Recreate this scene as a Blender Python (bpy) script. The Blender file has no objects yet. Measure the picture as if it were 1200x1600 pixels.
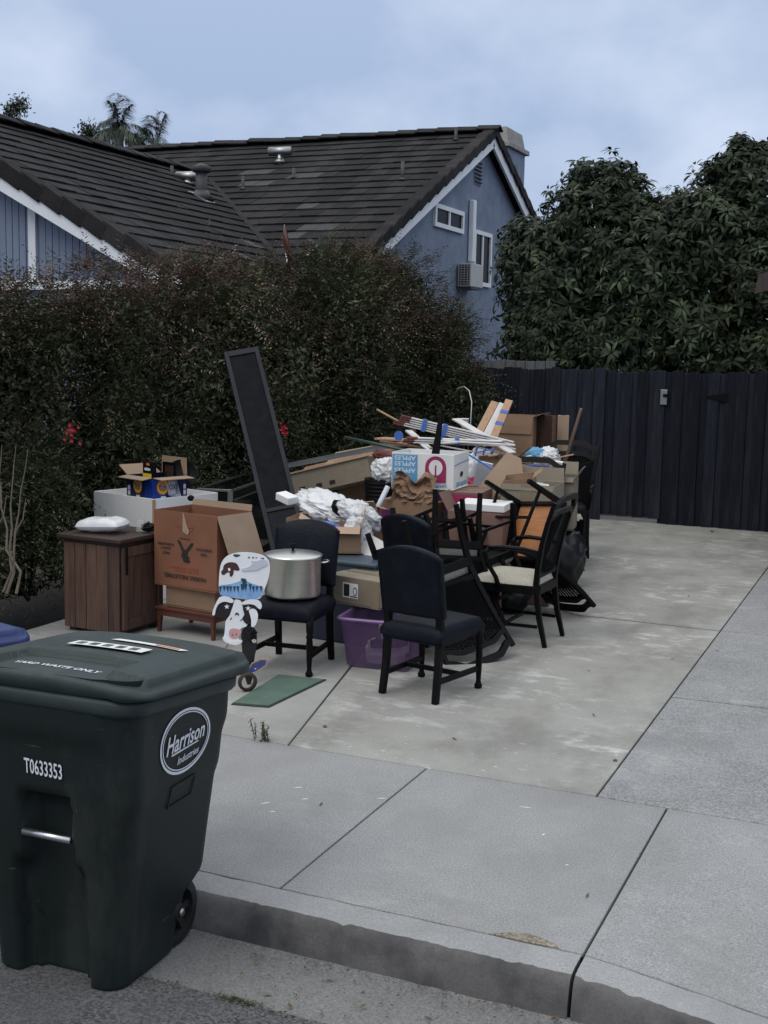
import bpy, bmesh, math, random
import numpy as np
from mathutils import Vector, Matrix, Euler, noise
random.seed(7); RNG = np.random.default_rng(7)
R = math.radians; PI = math.pi
sc = bpy.context.scene; COL = sc.collection

# ------------------------------------------------------------------ camera, sky, sun, exposure
cam = bpy.data.cameras.new('camera'); camo = bpy.data.objects.new('camera', cam); COL.objects.link(camo)
cam.sensor_width = 36; cam.lens = 1900/1600*36; cam.clip_end = 400; cam.clip_start = .05
def _cam_axes(pitch, roll, yaw):
    f = Vector((math.sin(yaw)*math.cos(pitch), math.cos(yaw)*math.cos(pitch), -math.sin(pitch)))
    rt = Vector((math.cos(yaw), -math.sin(yaw), 0)); up = rt.cross(f)
    return f, rt*math.cos(roll)+up*math.sin(roll), -rt*math.sin(roll)+up*math.cos(roll)
_f, _r, _u = _cam_axes(.13, .021, -.41)
camo.matrix_world = Matrix(((_r.x, _u.x, -_f.x, 0), (_r.y, _u.y, -_f.y, 0), (_r.z, _u.z, -_f.z, 2.1), (0, 0, 0, 1)))
sc.camera = camo
SUN_EL, SUN_AZ = 52, 200
w = bpy.data.worlds.new('World'); sc.world = w; w.use_nodes = True
N = w.node_tree.nodes; L = w.node_tree.links
bg = N['Background']
sky = N.new('ShaderNodeTexSky'); sky.sky_type = 'NISHITA'; sky.sun_disc = False
sky.sun_elevation = R(SUN_EL); sky.sun_rotation = R(SUN_AZ); sky.air_density = 1.2; sky.dust_density = 2.0
tc = N.new('ShaderNodeTexCoord'); mp = N.new('ShaderNodeMapping'); mp.inputs['Scale'].default_value = (1, 1, 1.5)
nz = N.new('ShaderNodeTexNoise'); nz.inputs['Scale'].default_value = 4.2; nz.inputs['Detail'].default_value = 7; nz.inputs['Roughness'].default_value = .52
cr = N.new('ShaderNodeValToRGB'); cr.color_ramp.elements[0].position = .40; cr.color_ramp.elements[1].position = .68
cr.color_ramp.elements[0].color = (2.32, 2.96, 4.3, 1); cr.color_ramp.elements[1].color = (4.1, 4.65, 5.75, 1)
mx = N.new('ShaderNodeMix'); mx.data_type = 'RGBA'; mx.inputs[0].default_value = .9
# overcast: the cloud sheet grows brighter and whiter towards the zenith
sp = N.new('ShaderNodeSeparateXYZ'); L.new(tc.outputs['Generated'], sp.inputs[0])
zr = N.new('ShaderNodeMapRange'); zr.interpolation_type = 'SMOOTHSTEP'; zr.inputs['From Min'].default_value = .15; zr.inputs['From Max'].default_value = 1.; L.new(sp.outputs[2], zr.inputs[0])
zm = N.new('ShaderNodeMix'); zm.data_type = 'RGBA'; zm.inputs[7].default_value = (8.8, 9.0, 8.9, 1); L.new(zr.outputs[0], zm.inputs[0])
L.new(tc.outputs['Generated'], mp.inputs[0]); L.new(mp.outputs[0], nz.inputs[0]); L.new(nz.outputs[0], cr.inputs[0])
L.new(sky.outputs[0], mx.inputs[6]); L.new(cr.outputs[0], zm.inputs[6]); L.new(zm.outputs[2], mx.inputs[7]); L.new(mx.outputs[2], bg.inputs[0])
bg.inputs[1].default_value = .115
sd = bpy.data.lights.new('sun', 'SUN'); sd.energy = .7; sd.angle = R(35); sd.color = (1, .93, .83)
so = bpy.data.objects.new('sun', sd); COL.objects.link(so)
so.rotation_euler = (R(90-SUN_EL), 0, R(180-SUN_AZ))
sc.view_settings.view_transform = 'Standard'; sc.view_settings.look = 'None'
sc.view_settings.exposure = .52; sc.view_settings.gamma = 1; sc.view_settings.use_curve_mapping = False
try:
    sc.cycles.max_bounces = 6; sc.cycles.transparent_max_bounces = 12; sc.cycles.use_denoising = True
except Exception: pass

# ------------------------------------------------------------------ materials
MATS = {}
def mat(name, col, rough=.7, var=.15, scale=6, bump=0., bscale=60, metal=0., spec=.5, stretch=(1, 1, 1), col2=None, trans=0., island=0., alpha=1., coat=0., objr=0., scuff=None):
    if name in MATS: return MATS[name]
    m = bpy.data.materials.new(name); m.use_nodes = True; MATS[name] = m
    n = m.node_tree.nodes; l = m.node_tree.links; b = n['Principled BSDF']
    b.inputs['Roughness'].default_value = rough; b.inputs['Metallic'].default_value = metal
    b.inputs['Specular IOR Level'].default_value = spec
    if coat: b.inputs['Coat Weight'].default_value = coat; b.inputs['Coat Roughness'].default_value = .15
    tc = n.new('ShaderNodeTexCoord'); mp = n.new('ShaderNodeMapping'); mp.inputs['Scale'].default_value = stretch
    l.new(tc.outputs['Object'], mp.inputs[0])
    nz = n.new('ShaderNodeTexNoise'); nz.inputs['Scale'].default_value = scale; nz.inputs['Detail'].default_value = 6; nz.inputs['Roughness'].default_value = .6
    l.new(mp.outputs[0], nz.inputs[0])
    cr = n.new('ShaderNodeValToRGB'); cr.color_ramp.elements[0].position = .3; cr.color_ramp.elements[1].position = .7
    c2 = col2 or tuple(min(1, c*(1+var)) for c in col); c1 = col if col2 else tuple(c*(1-var) for c in col)
    cr.color_ramp.elements[0].color = (*c1, 1); cr.color_ramp.elements[1].color = (*c2, 1)
    l.new(nz.outputs[0], cr.inputs[0]); out = cr.outputs[0]
    if island:
        g = n.new('ShaderNodeNewGeometry'); hv = n.new('ShaderNodeHueSaturation')
        mr = n.new('ShaderNodeMapRange'); mr.inputs['To Min'].default_value = 1-island; mr.inputs['To Max'].default_value = 1+island
        l.new(g.outputs['Random Per Island'], mr.inputs[0]); l.new(mr.outputs[0], hv.inputs['Value'])
        l.new(out, hv.inputs['Color']); out = hv.outputs[0]
    if objr:
        g = n.new('ShaderNodeObjectInfo'); hv = n.new('ShaderNodeHueSaturation'); mr = n.new('ShaderNodeMapRange'); mr.inputs['To Min'].default_value = 1-objr; mr.inputs['To Max'].default_value = 1+objr
        l.new(g.outputs['Random'], mr.inputs[0]); l.new(mr.outputs[0], hv.inputs['Value']); l.new(out, hv.inputs['Color']); out = hv.outputs[0]
    for amt, sc_, st_, lo, cc in scuff or ():
        mp2 = n.new('ShaderNodeMapping'); mp2.inputs['Scale'].default_value = st_; l.new(tc.outputs['Object'], mp2.inputs[0])
        n3 = n.new('ShaderNodeTexNoise'); n3.inputs['Scale'].default_value = sc_; n3.inputs['Detail'].default_value = 8; n3.inputs['Roughness'].default_value = .65; l.new(mp2.outputs[0], n3.inputs[0])
        mr = n.new('ShaderNodeMapRange'); mr.inputs['From Min'].default_value = lo; mr.inputs['From Max'].default_value = lo+.09; mr.inputs['To Max'].default_value = amt; l.new(n3.outputs[0], mr.inputs[0])
        x = n.new('ShaderNodeMix'); x.data_type = 'RGBA'; x.inputs[7].default_value = (*cc, 1); l.new(mr.outputs[0], x.inputs[0]); l.new(out, x.inputs[6]); out = x.outputs[2]
    l.new(out, b.inputs['Base Color'])
    if bump:
        n2 = n.new('ShaderNodeTexNoise'); n2.inputs['Scale'].default_value = bscale; n2.inputs['Detail'].default_value = 5
        l.new(mp.outputs[0], n2.inputs[0]); bp = n.new('ShaderNodeBump'); bp.inputs['Strength'].default_value = bump; bp.inputs['Distance'].default_value = .01
        l.new(n2.outputs[0], bp.inputs['Height']); l.new(bp.outputs[0], b.inputs['Normal'])
    if trans: b.inputs['Transmission Weight'].default_value = trans
    if alpha < 1: b.inputs['Alpha'].default_value = alpha
    return m

def concrete(name, base, speck=.25, blotch=.16, efflo=0., agg=0., stain=None, dust=0.):
    """ground concrete: broad blotches, fine grain, optional white mineral bloom and exposed stones"""
    m = bpy.data.materials.new(name); m.use_nodes = True; MATS[name] = m
    n = m.node_tree.nodes; l = m.node_tree.links; b = n['Principled BSDF']; b.inputs['Roughness'].default_value = .88; b.inputs['Specular IOR Level'].default_value = .3
    g = n.new('ShaderNodeNewGeometry'); P = g.outputs['Position']
    def noi(scale, det=6, ro=.6, st=None):
        t = n.new('ShaderNodeTexNoise'); t.inputs['Scale'].default_value = scale; t.inputs['Detail'].default_value = det; t.inputs['Roughness'].default_value = ro
        if st:
            mp = n.new('ShaderNodeMapping'); mp.inputs['Scale'].default_value = st; l.new(P, mp.inputs[0]); l.new(mp.outputs[0], t.inputs[0])
        else: l.new(P, t.inputs[0])
        return t.outputs[0]
    def ramp(x, p0, p1, a=0., c=1.):
        r = n.new('ShaderNodeMapRange'); r.inputs['From Min'].default_value = p0; r.inputs['From Max'].default_value = p1
        r.inputs['To Min'].default_value = a; r.inputs['To Max'].default_value = c; l.new(x, r.inputs[0]); return r.outputs[0]
    def mix(f, a, c, mode='MIX'):
        x = n.new('ShaderNodeMix'); x.data_type = 'RGBA'; x.blend_type = mode
        if isinstance(f, float): x.inputs[0].default_value = f
        else: l.new(f, x.inputs[0])
        for i, v in ((6, a), (7, c)):
            if isinstance(v, tuple): x.inputs[i].default_value = (*v, 1)
            else: l.new(v, x.inputs[i])
        return x.outputs[2]
    c = mix(ramp(noi(1.3), .3, .7), tuple(v*(1-blotch) for v in base), tuple(v*(1+blotch) for v in base))
    c = mix(ramp(noi(7, 8, .7), .35, .7, 0, .5), c, tuple(v*(1+blotch*.9) for v in base))
    fine = noi(115, 4, .75)
    c = mix(ramp(fine, .52, .72, 0, speck*1.6), c, tuple(min(.75, v*1.7) for v in base))
    c = mix(ramp(fine, .46, .28, 0, speck*1.8), c, tuple(v*.45 for v in base))
    if efflo:
        big = ramp(noi(.9, 3), .42, .62); pat = ramp(noi(4.2, 9, .68, (1.0, 1.6, 1)), .5, .66, 0, efflo)
        k = n.new('ShaderNodeMath'); k.operation = 'MULTIPLY'; l.new(big, k.inputs[0]); l.new(pat, k.inputs[1])
        c = mix(k.outputs[0], c, (.56, .56, .55))
        pat2 = ramp(noi(16, 6, .6, (1, 2.2, 1)), .63, .68, 0, efflo*.9); k2 = n.new('ShaderNodeMath'); k2.operation = 'MULTIPLY'
        l.new(ramp(noi(1.1, 2), .45, .6), k2.inputs[0]); l.new(pat2, k2.inputs[1]); c = mix(k2.outputs[0], c, (.62, .62, .61))
    if stain: c = mix(ramp(noi(2.2, 8, .65, (1, .6, 1)), .46, .64, 0, stain[0]), c, stain[1])
    h = fine
    if agg:
        v = n.new('ShaderNodeTexVoronoi'); v.inputs['Scale'].default_value = 120; l.new(P, v.inputs['Vector'])
        hs = n.new('ShaderNodeSeparateColor'); l.new(v.outputs['Color'], hs.inputs[0])
        zone = ramp(noi(1.1, 4), .32, .5, .25, 1); k = n.new('ShaderNodeMath'); k.operation = 'MULTIPLY'; k.inputs[1].default_value = agg; l.new(zone, k.inputs[0])
        st = mix(ramp(hs.outputs[0], .0, 1), tuple(x*.42 for x in base), tuple(min(.7, x*1.75) for x in base))
        c = mix(k.outputs[0], c, st); h = v.outputs['Distance']
    l.new(c, b.inputs['Base Color'])
    bp = n.new('ShaderNodeBump'); bp.inputs['Strength'].default_value = .5 if agg else .3; bp.inputs['Distance'].default_value = .004 if agg else .002
    l.new(h, bp.inputs['Height']); l.new(bp.outputs[0], b.inputs['Normal'])
    return m

M = {}
M['walk'] = concrete('sidewalk concrete', (.247, .250, .255), .62, .13, efflo=.16, stain=(.40, (.195, .194, .193)))
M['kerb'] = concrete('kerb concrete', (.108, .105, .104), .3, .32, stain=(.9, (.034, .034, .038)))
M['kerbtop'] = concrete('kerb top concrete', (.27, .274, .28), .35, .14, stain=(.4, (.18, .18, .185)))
M['gutter'] = concrete('gutter concrete', (.16, .162, .163), .7, .2, agg=.25, stain=(.45, (.10, .10, .102)))
M['asph'] = concrete('asphalt', (.074, .075, .079), .8, .16, agg=1.)
M['drive'] = concrete('driveway concrete', (.258, .257, .244), .36, .2, efflo=.75, stain=(.5, (.14, .138, .128)))
M['drive2'] = concrete('old rough concrete', (.225, .228, .234), .6, .22, agg=.45, efflo=.45, stain=(.5, (.14, .142, .146)))
M['drive3'] = concrete('side strip concrete', (.265, .265, .256), .26, .16, efflo=.4, stain=(.4, (.19, .188, .18)))
M['rubble'] = concrete('spalled rubble', (.20, .175, .14), .5, .3, agg=.9)
M['joint'] = mat('joint grime', (.012, .011, .010), .95, .4, 20)
M['binbag'] = mat('black plastic film', (.005, .005, .006), .35, .2, 6, .2, 20)
M['soil'] = mat('soil', (.03, .024, .018), .95, .4, 9, .8, 40)
M['card'] = mat('cardboard', (.24, .15, .095), .85, .12, 3, .15, 40, stretch=(1, 1, 4), objr=.14, scuff=((.3, 2.5, (1, 1, 1), .54, (.16, .11, .075)),))
M['card2'] = mat('cardboard pale', (.30, .215, .15), .85, .1, 3, .12, 40, objr=.14, scuff=((.3, 2.5, (1, 1, 1), .54, (.16, .11, .075)),))
M['cardred'] = mat('cardboard red brown', (.19, .078, .042), .8, .14, 3, .15, 40)
M['cardgrey'] = mat('cardboard grey beige', (.20, .172, .13), .85, .1, 3, .12, 40, objr=.14, scuff=((.3, 2.5, (1, 1, 1), .54, (.16, .11, .075)),))
M['cardpink'] = mat('cardboard rose brown', (.17, .098, .08), .85, .12, 4, .15, 40, objr=.14, scuff=((.3, 2.5, (1, 1, 1), .54, (.16, .11, .075)),))
M['cardin'] = mat('cardboard inside', (.42, .28, .2), .85, .1, 4)
M['kraft'] = mat('kraft paper', (.23, .14, .085), .8, .25, 8, .4, 25, objr=.14, scuff=((.3, 2.5, (1, 1, 1), .54, (.16, .11, .075)),))
M['tape'] = mat('brown tape', (.22, .175, .12), .25, .1, 5)
M['white'] = mat('white paint', (.72, .72, .72), .5, .05, 4)
M['paper'] = mat('white paper', (.66, .66, .65), .7, .06, 6)
M['plasticbag'] = mat('white plastic film', (.74, .75, .77), .32, .1, 9, .4, 14, trans=.22)
M['black'] = mat('black lacquered wood', (.0036, .0034, .0038), .45, .3, 8, .1, 50, spec=.11, scuff=((.55, 32, (1, 1, .5), .63, (.028, .02, .015)),))
M['blackmat'] = mat('black matt', (.004, .004, .0045), .8, .3, 8, spec=.15)
M['navy'] = mat('navy leather', (.0034, .005, .0098), .48, .35, 5, .35, 90, spec=.13, scuff=((.4, 7, (1, 1, 1), .53, (.010, .0135, .021)),))  # lighter noise patches paint scuffs and leather sheen into the colour
M['cream'] = mat('cream woven seat', (.42, .40, .34), .85, .3, 60, .4, 120, stretch=(1, 6, 1))
M['ply'] = mat('orange plywood', (.36, .155, .06), .6, .2, 5, stretch=(1, 7, 1))
M['cane'] = mat('black cane', (.003, .003, .0034), .8, .2, 20, spec=.06)
M['fence'] = mat('dark slate stain', (.016, .018, .0265), .85, .4, 5, .5, 30, stretch=(6, 6, .5), spec=.12, objr=.4, scuff=((.3, 3, (6, 6, .4), .57, (.05, .055, .065)),))
M['fenceold'] = mat('weathered fence wood', (.10, .10, .105), .9, .3, 6, .4, 30, stretch=(6, 6, .5))
M['rustic'] = mat('rustic wood', (.042, .021, .015), .6, .5, 4, .3, 30, stretch=(9, 9, .7), col2=(.115, .062, .043), objr=.3)
M['darkwood'] = mat('dark brown wood', (.035, .019, .014), .55, .4, 5, .2, 40, stretch=(6, 6, .8))
M['redwood'] = mat('red brown wood', (.085, .025, .014), .45, .3, 5, stretch=(1, 6, 6))
M['wood'] = mat('raw pine', (.42, .26, .16), .7, .2, 5, .2, 50, stretch=(8, 8, .8))
M['woodbrown'] = mat('brown stained wood', (.12, .06, .035), .6, .35, 5, .2, 50, stretch=(.8, 8, 8))
M['steel'] = mat('brushed aluminium', (.62, .61, .58), .32, .08, 3, .06, 60, metal=1, stretch=(.3, .3, 20))
M['steeldull'] = mat('dull steel trim', (.32, .33, .32), .4, .1, 4, metal=1)
M['chrome'] = mat('galvanised steel', (.6, .6, .6), .3, .15, 8, metal=1)
M['glassblk'] = mat('black glass', (.004, .005, .006), .08, .1, 3, spec=.6)
M['bin'] = mat('dark green plastic', (.0075, .0125, .012), .5, .25, 3, .07, 140, spec=.3, scuff=((.30, 2.2, (1, 1, .35), .54, (.045, .05, .046)), (.6, 9, (1, 1, 6), .66, (.09, .095, .09)), (.6, 26, (1, 4, .5), .68, (.10, .10, .09))))
M['lid'] = mat('weathered green plastic', (.025, .036, .0355), .55, .25, 5, .08, 120, spec=.35, scuff=((.35, 3, (1, .5, 1), .54, (.075, .085, .08)), (.6, 22, (1, 4, 1), .70, (.11, .115, .105))))
M['binblack'] = mat('black rubber', (.008, .008, .009), .7, .2, 6, .2, 80)
M['sticker'] = mat('white print', (.66, .68, .74), .5, .04, 5)
M['bluebin'] = mat('blue plastic', (.010, .024, .12), .45, .1, 4)
M['matgreen'] = mat('green rubber mat', (.075, .125, .10), .8, .15, 6, .3, 90)
M['matedge'] = mat('dark mat edge', (.02, .035, .03), .8, .1, 6)
M['tote'] = mat('grey blue plastic', (.05, .075, .105), .45, .1, 4)
M['totenavy'] = mat('navy plastic', (.008, .013, .03), .5, .1, 4)
M['ink'] = mat('black ink', (.012, .011, .011), .8, .1, 5)
M['redink'] = mat('faded red ink', (.30, .06, .035), .8, .2, 9)
M['blueink'] = mat('blue ink', (.03, .18, .45), .7, .06, 5)
M['paleblue'] = mat('pale blue print', (.10, .30, .50), .6, .1, 12)
M['magenta'] = mat('magenta print', (.26, .012, .07), .6, .12, 6)
M['purpleprint'] = mat('purple print', (.11, .015, .10), .6, .3, 14)
M['tideblue'] = mat('bright blue print', (.006, .035, .24), .35, .35, 14)
M['tidenavy'] = mat('deep navy print', (.004, .009, .065), .35, .1, 5)
M['orange'] = mat('orange print', (.62, .20, .02), .4, .05, 5)
M['yellow'] = mat('yellow print', (.72, .55, .03), .4, .05, 5)
M['palegrey'] = mat('silver print', (.50, .52, .58), .35, .05, 5)
M['bluetape'] = mat('blue masking tape', (.05, .13, .42), .6, .1, 8)
M['slatwhite'] = mat('white painted slat', (.58, .56, .55), .6, .1, 8)
M['slatred'] = mat('maroon slat end', (.12, .035, .03), .7, .3, 12)
M['greenpole'] = mat('green painted pole', (.025, .06, .05), .45, .2, 8)
M['stick'] = mat('wooden stick', (.33, .21, .12), .6, .2, 9)
M['broom'] = mat('grey brown handle', (.13, .085, .06), .6, .2, 9)
M['stucco'] = mat('blue grey stucco', (.17, .208, .285), .95, .18, 3.5, .7, 25)
M['siding'] = mat('blue siding paint', (.165, .205, .285), .75, .08, 3, .1, 30, stretch=(5, 5, .4))
M['trim'] = mat('white trim paint', (.70, .72, .75), .6, .05, 4)
M['tile'] = mat('charcoal roof tile', (.0165, .0158, .0165), .9, .35, 3.2, .5, 25, island=.45, spec=.2)
M['raketile'] = mat('charcoal edge tile', (.021, .020, .021), .9, .3, 3.2, .5, 25, spec=.2, objr=.45)
M['tilepale'] = mat('bleached roof tile', (.030, .029, .030), .85, .25, 3, .3, 25)
M['vent'] = mat('weathered pipe', (.045, .045, .05), .6, .3, 8)
M['chimcap'] = mat('chimney crown', (.25, .245, .235), .9, .15, 4, .3, 30)
M['pane'] = mat('window pane', (.004, .005, .007), .25, .1, 2, spec=.04)
M['acwhite'] = mat('air conditioner casing', (.42, .42, .41), .6, .06, 4)
M['acdark'] = mat('grille dark', (.03, .032, .036), .7, .1, 4)
M['bark'] = mat('bark', (.045, .035, .028), .9, .35, 12, .6, 30, stretch=(3, 3, .6))
M['twig'] = mat('dry twig', (.16, .13, .10), .9, .2, 15)
M['leafA'] = mat('hedge leaf green', (.074, .084, .046), .55, .3, 2, island=.7, spec=.2)
M['leafB'] = mat('hedge leaf bronze', (.155, .10, .08), .55, .3, 2, island=.7, spec=.2)
M['leafC'] = mat('hedge leaf pale tip', (.17, .16, .085), .55, .3, 2, island=.5, spec=.35)
M['leafD'] = mat('hedge leaf dusty rose', (.21, .145, .125), .6, .3, 2, island=.5, spec=.3)
M['avo'] = mat('glossy dark leaf', (.015, .022, .011), .5, .25, 2, island=.7, spec=.14)
M['avo2'] = mat('young glossy leaf', (.038, .054, .028), .5, .25, 2, island=.6, spec=.16)
M['palm'] = mat('palm leaflet', (.045, .06, .04), .5, .3, 2, island=.4)
M['flower'] = mat('red petals', (.28, .012, .03), .6, .2, 9, island=.3)
M['weed'] = mat('weed leaf', (.04, .055, .02), .6, .3, 9, island=.4)
M['deadleaf'] = mat('dry leaf', (.09, .06, .035), .8, .4, 20, island=.4)
M['stone'] = mat('pebble', (.09, .08, .07), .9, .3, 30)
M['purple'] = mat('purple translucent plastic', (.15, .082, .19), .35, .1, 5, alpha=.5)
M['purplerim'] = mat('purple plastic rim', (.20, .11, .26), .4, .08, 5)
M['pinkpaint'] = mat('pink paint', (.55, .30, .30), .5, .1, 8)
M['cowblack'] = mat('black paint', (.012, .010, .012), .4, .1, 8)
M['cowbrown'] = mat('brown paint', (.055, .018, .018), .5, .2, 12)
M['cowwhite'] = mat('glossy white paint', (.74, .75, .77), .35, .06, 6)
M['cowblue'] = mat('sky blue paint', (.10, .26, .52), .4, .35, 9, col2=(.30, .46, .70))
M['cowteal'] = mat('dark teal paint', (.012, .05, .075), .4, .2, 9)
M['plaque'] = mat('blue plaque paint', (.05, .10, .34), .4, .15, 9)
M['foam'] = mat('ribbed black plastic', (.005, .005, .006), .55, .2, 6, spec=.15)
# ------------------------------------------------------------------ mesh builder
class MB:
    def __init__(s): s.v = []; s.f = []; s.mi = []; s.sm = []
    def add(s, vs, fs, mi=0, smooth=False):
        o = len(s.v); s.v += [tuple(v) for v in vs]; s.f += [tuple(i+o for i in f) for f in fs]
        s.mi += [mi]*len(fs); s.sm += [smooth]*len(fs); return s
    def box(s, c, size, rot=None, mi=0, jit=0., taper=1.):
        x, y, z = (d/2 for d in size); vs = []
        for k, (a, b, d) in enumerate(((-1,-1,-1),(1,-1,-1),(1,1,-1),(-1,1,-1),(-1,-1,1),(1,-1,1),(1,1,1),(-1,1,1))):
            t = taper if d > 0 else 1
            p = Vector((a*x*t, b*y*t, d*z))
            if jit: p += Vector((random.uniform(-jit, jit), random.uniform(-jit, jit), random.uniform(-jit, jit)))
            if rot is not None: p = rot @ p
            vs.append(p+Vector(c))
        return s.add(vs, ((0,3,2,1),(4,5,6,7),(0,1,5,4),(1,2,6,5),(2,3,7,6),(3,0,4,7)), mi)
    def bar(s, p0, p1, w, h=None, up=(0, 0, 1), w1=None, h1=None, mi=0):
        h = h or w; w1 = w1 or w; h1 = h1 or h; p0 = Vector(p0); p1 = Vector(p1); d = (p1-p0).normalized(); u = Vector(up)
        if abs(d.dot(u)) > .98: u = Vector((0, 1, 0))
        r = d.cross(u).normalized(); u = r.cross(d).normalized(); vs = []
        for p, a, b in ((p0, w/2, h/2), (p1, w1/2, h1/2)): vs += [p-r*a-u*b, p+r*a-u*b, p+r*a+u*b, p-r*a+u*b]
        return s.add(vs, ((0,1,2,3),(4,7,6,5),(0,4,5,1),(1,5,6,2),(2,6,7,3),(3,7,4,0)), mi)
    def tube(s, pts, rad, n=10, mi=0, closed=False, flat=1., smooth=True, up=None):
        pts = [Vector(p) for p in pts]; rads = rad if isinstance(rad, (list, tuple)) else [rad]*len(pts)
        vs = []; u = None; K = len(pts)
        for k, p in enumerate(pts):
            d = (pts[min(k+1, K-1)]-pts[max(k-1, 0)]).normalized() if not closed else (pts[(k+1) % K]-pts[k-1]).normalized()
            if u is None:
                a = Vector(up) if up else (Vector((0, 0, 1)) if abs(d.z) < .9 else Vector((1, 0, 0)))
                u = (a-d*a.dot(d)).normalized()
            else: u = (u-d*u.dot(d)).normalized()
            r = d.cross(u)
            off = PI/n if n == 4 else 0
            for i in range(n):
                t = 2*PI*i/n+off; vs.append(p+(r*math.cos(t)+u*math.sin(t)*flat)*rads[k])
        fs = []
        for k in range(K if closed else K-1):
            a = k*n; b = ((k+1) % K)*n
            for i in range(n): j = (i+1) % n; fs.append((a+i, b+i, b+j, a+j))
        if not closed: fs += [tuple(range(n)), tuple((K-1)*n+i for i in reversed(range(n)))]
        return s.add(vs, fs, mi, smooth and n > 5)
    def lathe(s, prof, c=(0, 0, 0), n=24, rot=None, mi=0, smooth=True, cap=True):
        vs = []; fs = []; K = len(prof)
        for r, z in prof:
            for i in range(n):
                t = 2*PI*i/n; p = Vector((r*math.cos(t), r*math.sin(t), z))
                if rot is not None: p = rot @ p
                vs.append(p+Vector(c))
        for k in range(K-1):
            for i in range(n): j = (i+1) % n; fs.append((k*n+i, k*n+j, (k+1)*n+j, (k+1)*n+i))
        s.add(vs, fs, mi, smooth)
        if cap:
            o = len(s.v)-len(vs); s.f += [tuple(o+i for i in reversed(range(n))), tuple(o+(K-1)*n+i for i in range(n))]; s.mi += [mi]*2; s.sm += [False]*2
        return s
    def prism(s, pts, t, F, mi=0, w0=0.):
        """outline (u,v) extruded from w0 to w0+t through frame function F(u,v,w)"""
        a = sum(pts[i][0]*pts[(i+1) % len(pts)][1]-pts[(i+1) % len(pts)][0]*pts[i][1] for i in range(len(pts)))
        if a < 0: pts = list(reversed(pts))
        n = len(pts); vs = [F(u, v, w0) for u, v in pts]+[F(u, v, w0+t) for u, v in pts]
        fs = [tuple(reversed(range(n))), tuple(range(n, 2*n))]+[(i, (i+1) % n, n+(i+1) % n, n+i) for i in range(n)]
        return s.add(vs, fs, mi)
    def grid(s, nu, nv, fn, mi=0, smooth=True, closeu=False):
        vs = [fn(i/(nu if closeu else nu-1), j/(nv-1)) for j in range(nv) for i in range(nu)]; fs = []
        for j in range(nv-1):
            for i in range(nu if closeu else nu-1):
                i2 = (i+1) % nu; fs.append((j*nu+i, j*nu+i2, (j+1)*nu+i2, (j+1)*nu+i))
        return s.add(vs, fs, mi, smooth)
FRONT = lambda y: (lambda u, v, w: (u, y-w, v))
RIGHT = lambda x: (lambda u, v, w: (x+w, u, v))
TOP = lambda z: (lambda u, v, w: (u, v, z+w))
def mesh(name, mb, mats):
    me = bpy.data.meshes.new(name); me.from_pydata(mb.v, [], mb.f)
    for m in (mats if isinstance(mats, (list, tuple)) else [mats]): me.materials.append(m)
    me.polygons.foreach_set('material_index', mb.mi); me.polygons.foreach_set('use_smooth', mb.sm); me.update(); return me
def obj(name, mb, mats, parent=None, bevel=0., seg=2, loc=None, rot=None, solid=0., sub=0):
    me = mb if isinstance(mb, bpy.types.Mesh) else mesh(name, mb, [M[k] if isinstance(k, str) else k for k in (mats if isinstance(mats, (list, tuple)) else [mats])])
    o = bpy.data.objects.new(name, me); COL.objects.link(o)
    if parent: o.parent = parent
    if loc: o.location = loc
    if rot: o.rotation_euler = rot
    if solid: s = o.modifiers.new('solid', 'SOLIDIFY'); s.thickness = solid; s.offset = 0
    if sub: s = o.modifiers.new('sub', 'SUBSURF'); s.levels = s.render_levels = sub
    if bevel: b = o.modifiers.new('bevel', 'BEVEL'); b.width = bevel; b.segments = seg; b.limit_method = 'ANGLE'; b.angle_limit = R(40)
    return o
def thing(name, label, cat, loc=(0, 0, 0), rz=0., group=None, mtx=None):
    o = bpy.data.objects.new(name, None); COL.objects.link(o); o.empty_display_size = .1
    if mtx is not None: o.matrix_world = mtx
    else: o.location = loc; o.rotation_euler = (0, 0, R(rz))
    o['label'] = label; o['category'] = cat
    if group: o['group'] = group
    return o
def tag(o, label, cat, group=None):
    o['label'] = label; o['category'] = cat
    if group: o['group'] = group
    return o
def struct(name, mb=None, mats=None, **k):
    o = obj(name, mb, mats, **k) if mb else bpy.data.objects.new(name, None)
    if not mb: COL.objects.link(o)
    o['kind'] = 'structure'; return o
def kids(o): return [c for c in COL.objects if c.parent == o]
def dup(root, label, loc=None, rz=None, mtx=None, group=None):
    r = root.copy(); COL.objects.link(r); r['label'] = label
    if group: r['group'] = group
    if mtx is not None: r.matrix_world = mtx
    else: r.location = loc; r.rotation_euler = (0, 0, R(rz))
    for ch in kids(root):
        c = ch.copy(); COL.objects.link(c); c.parent = r
        for g in kids(ch): d = g.copy(); COL.objects.link(d); d.parent = c
    return r
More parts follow.
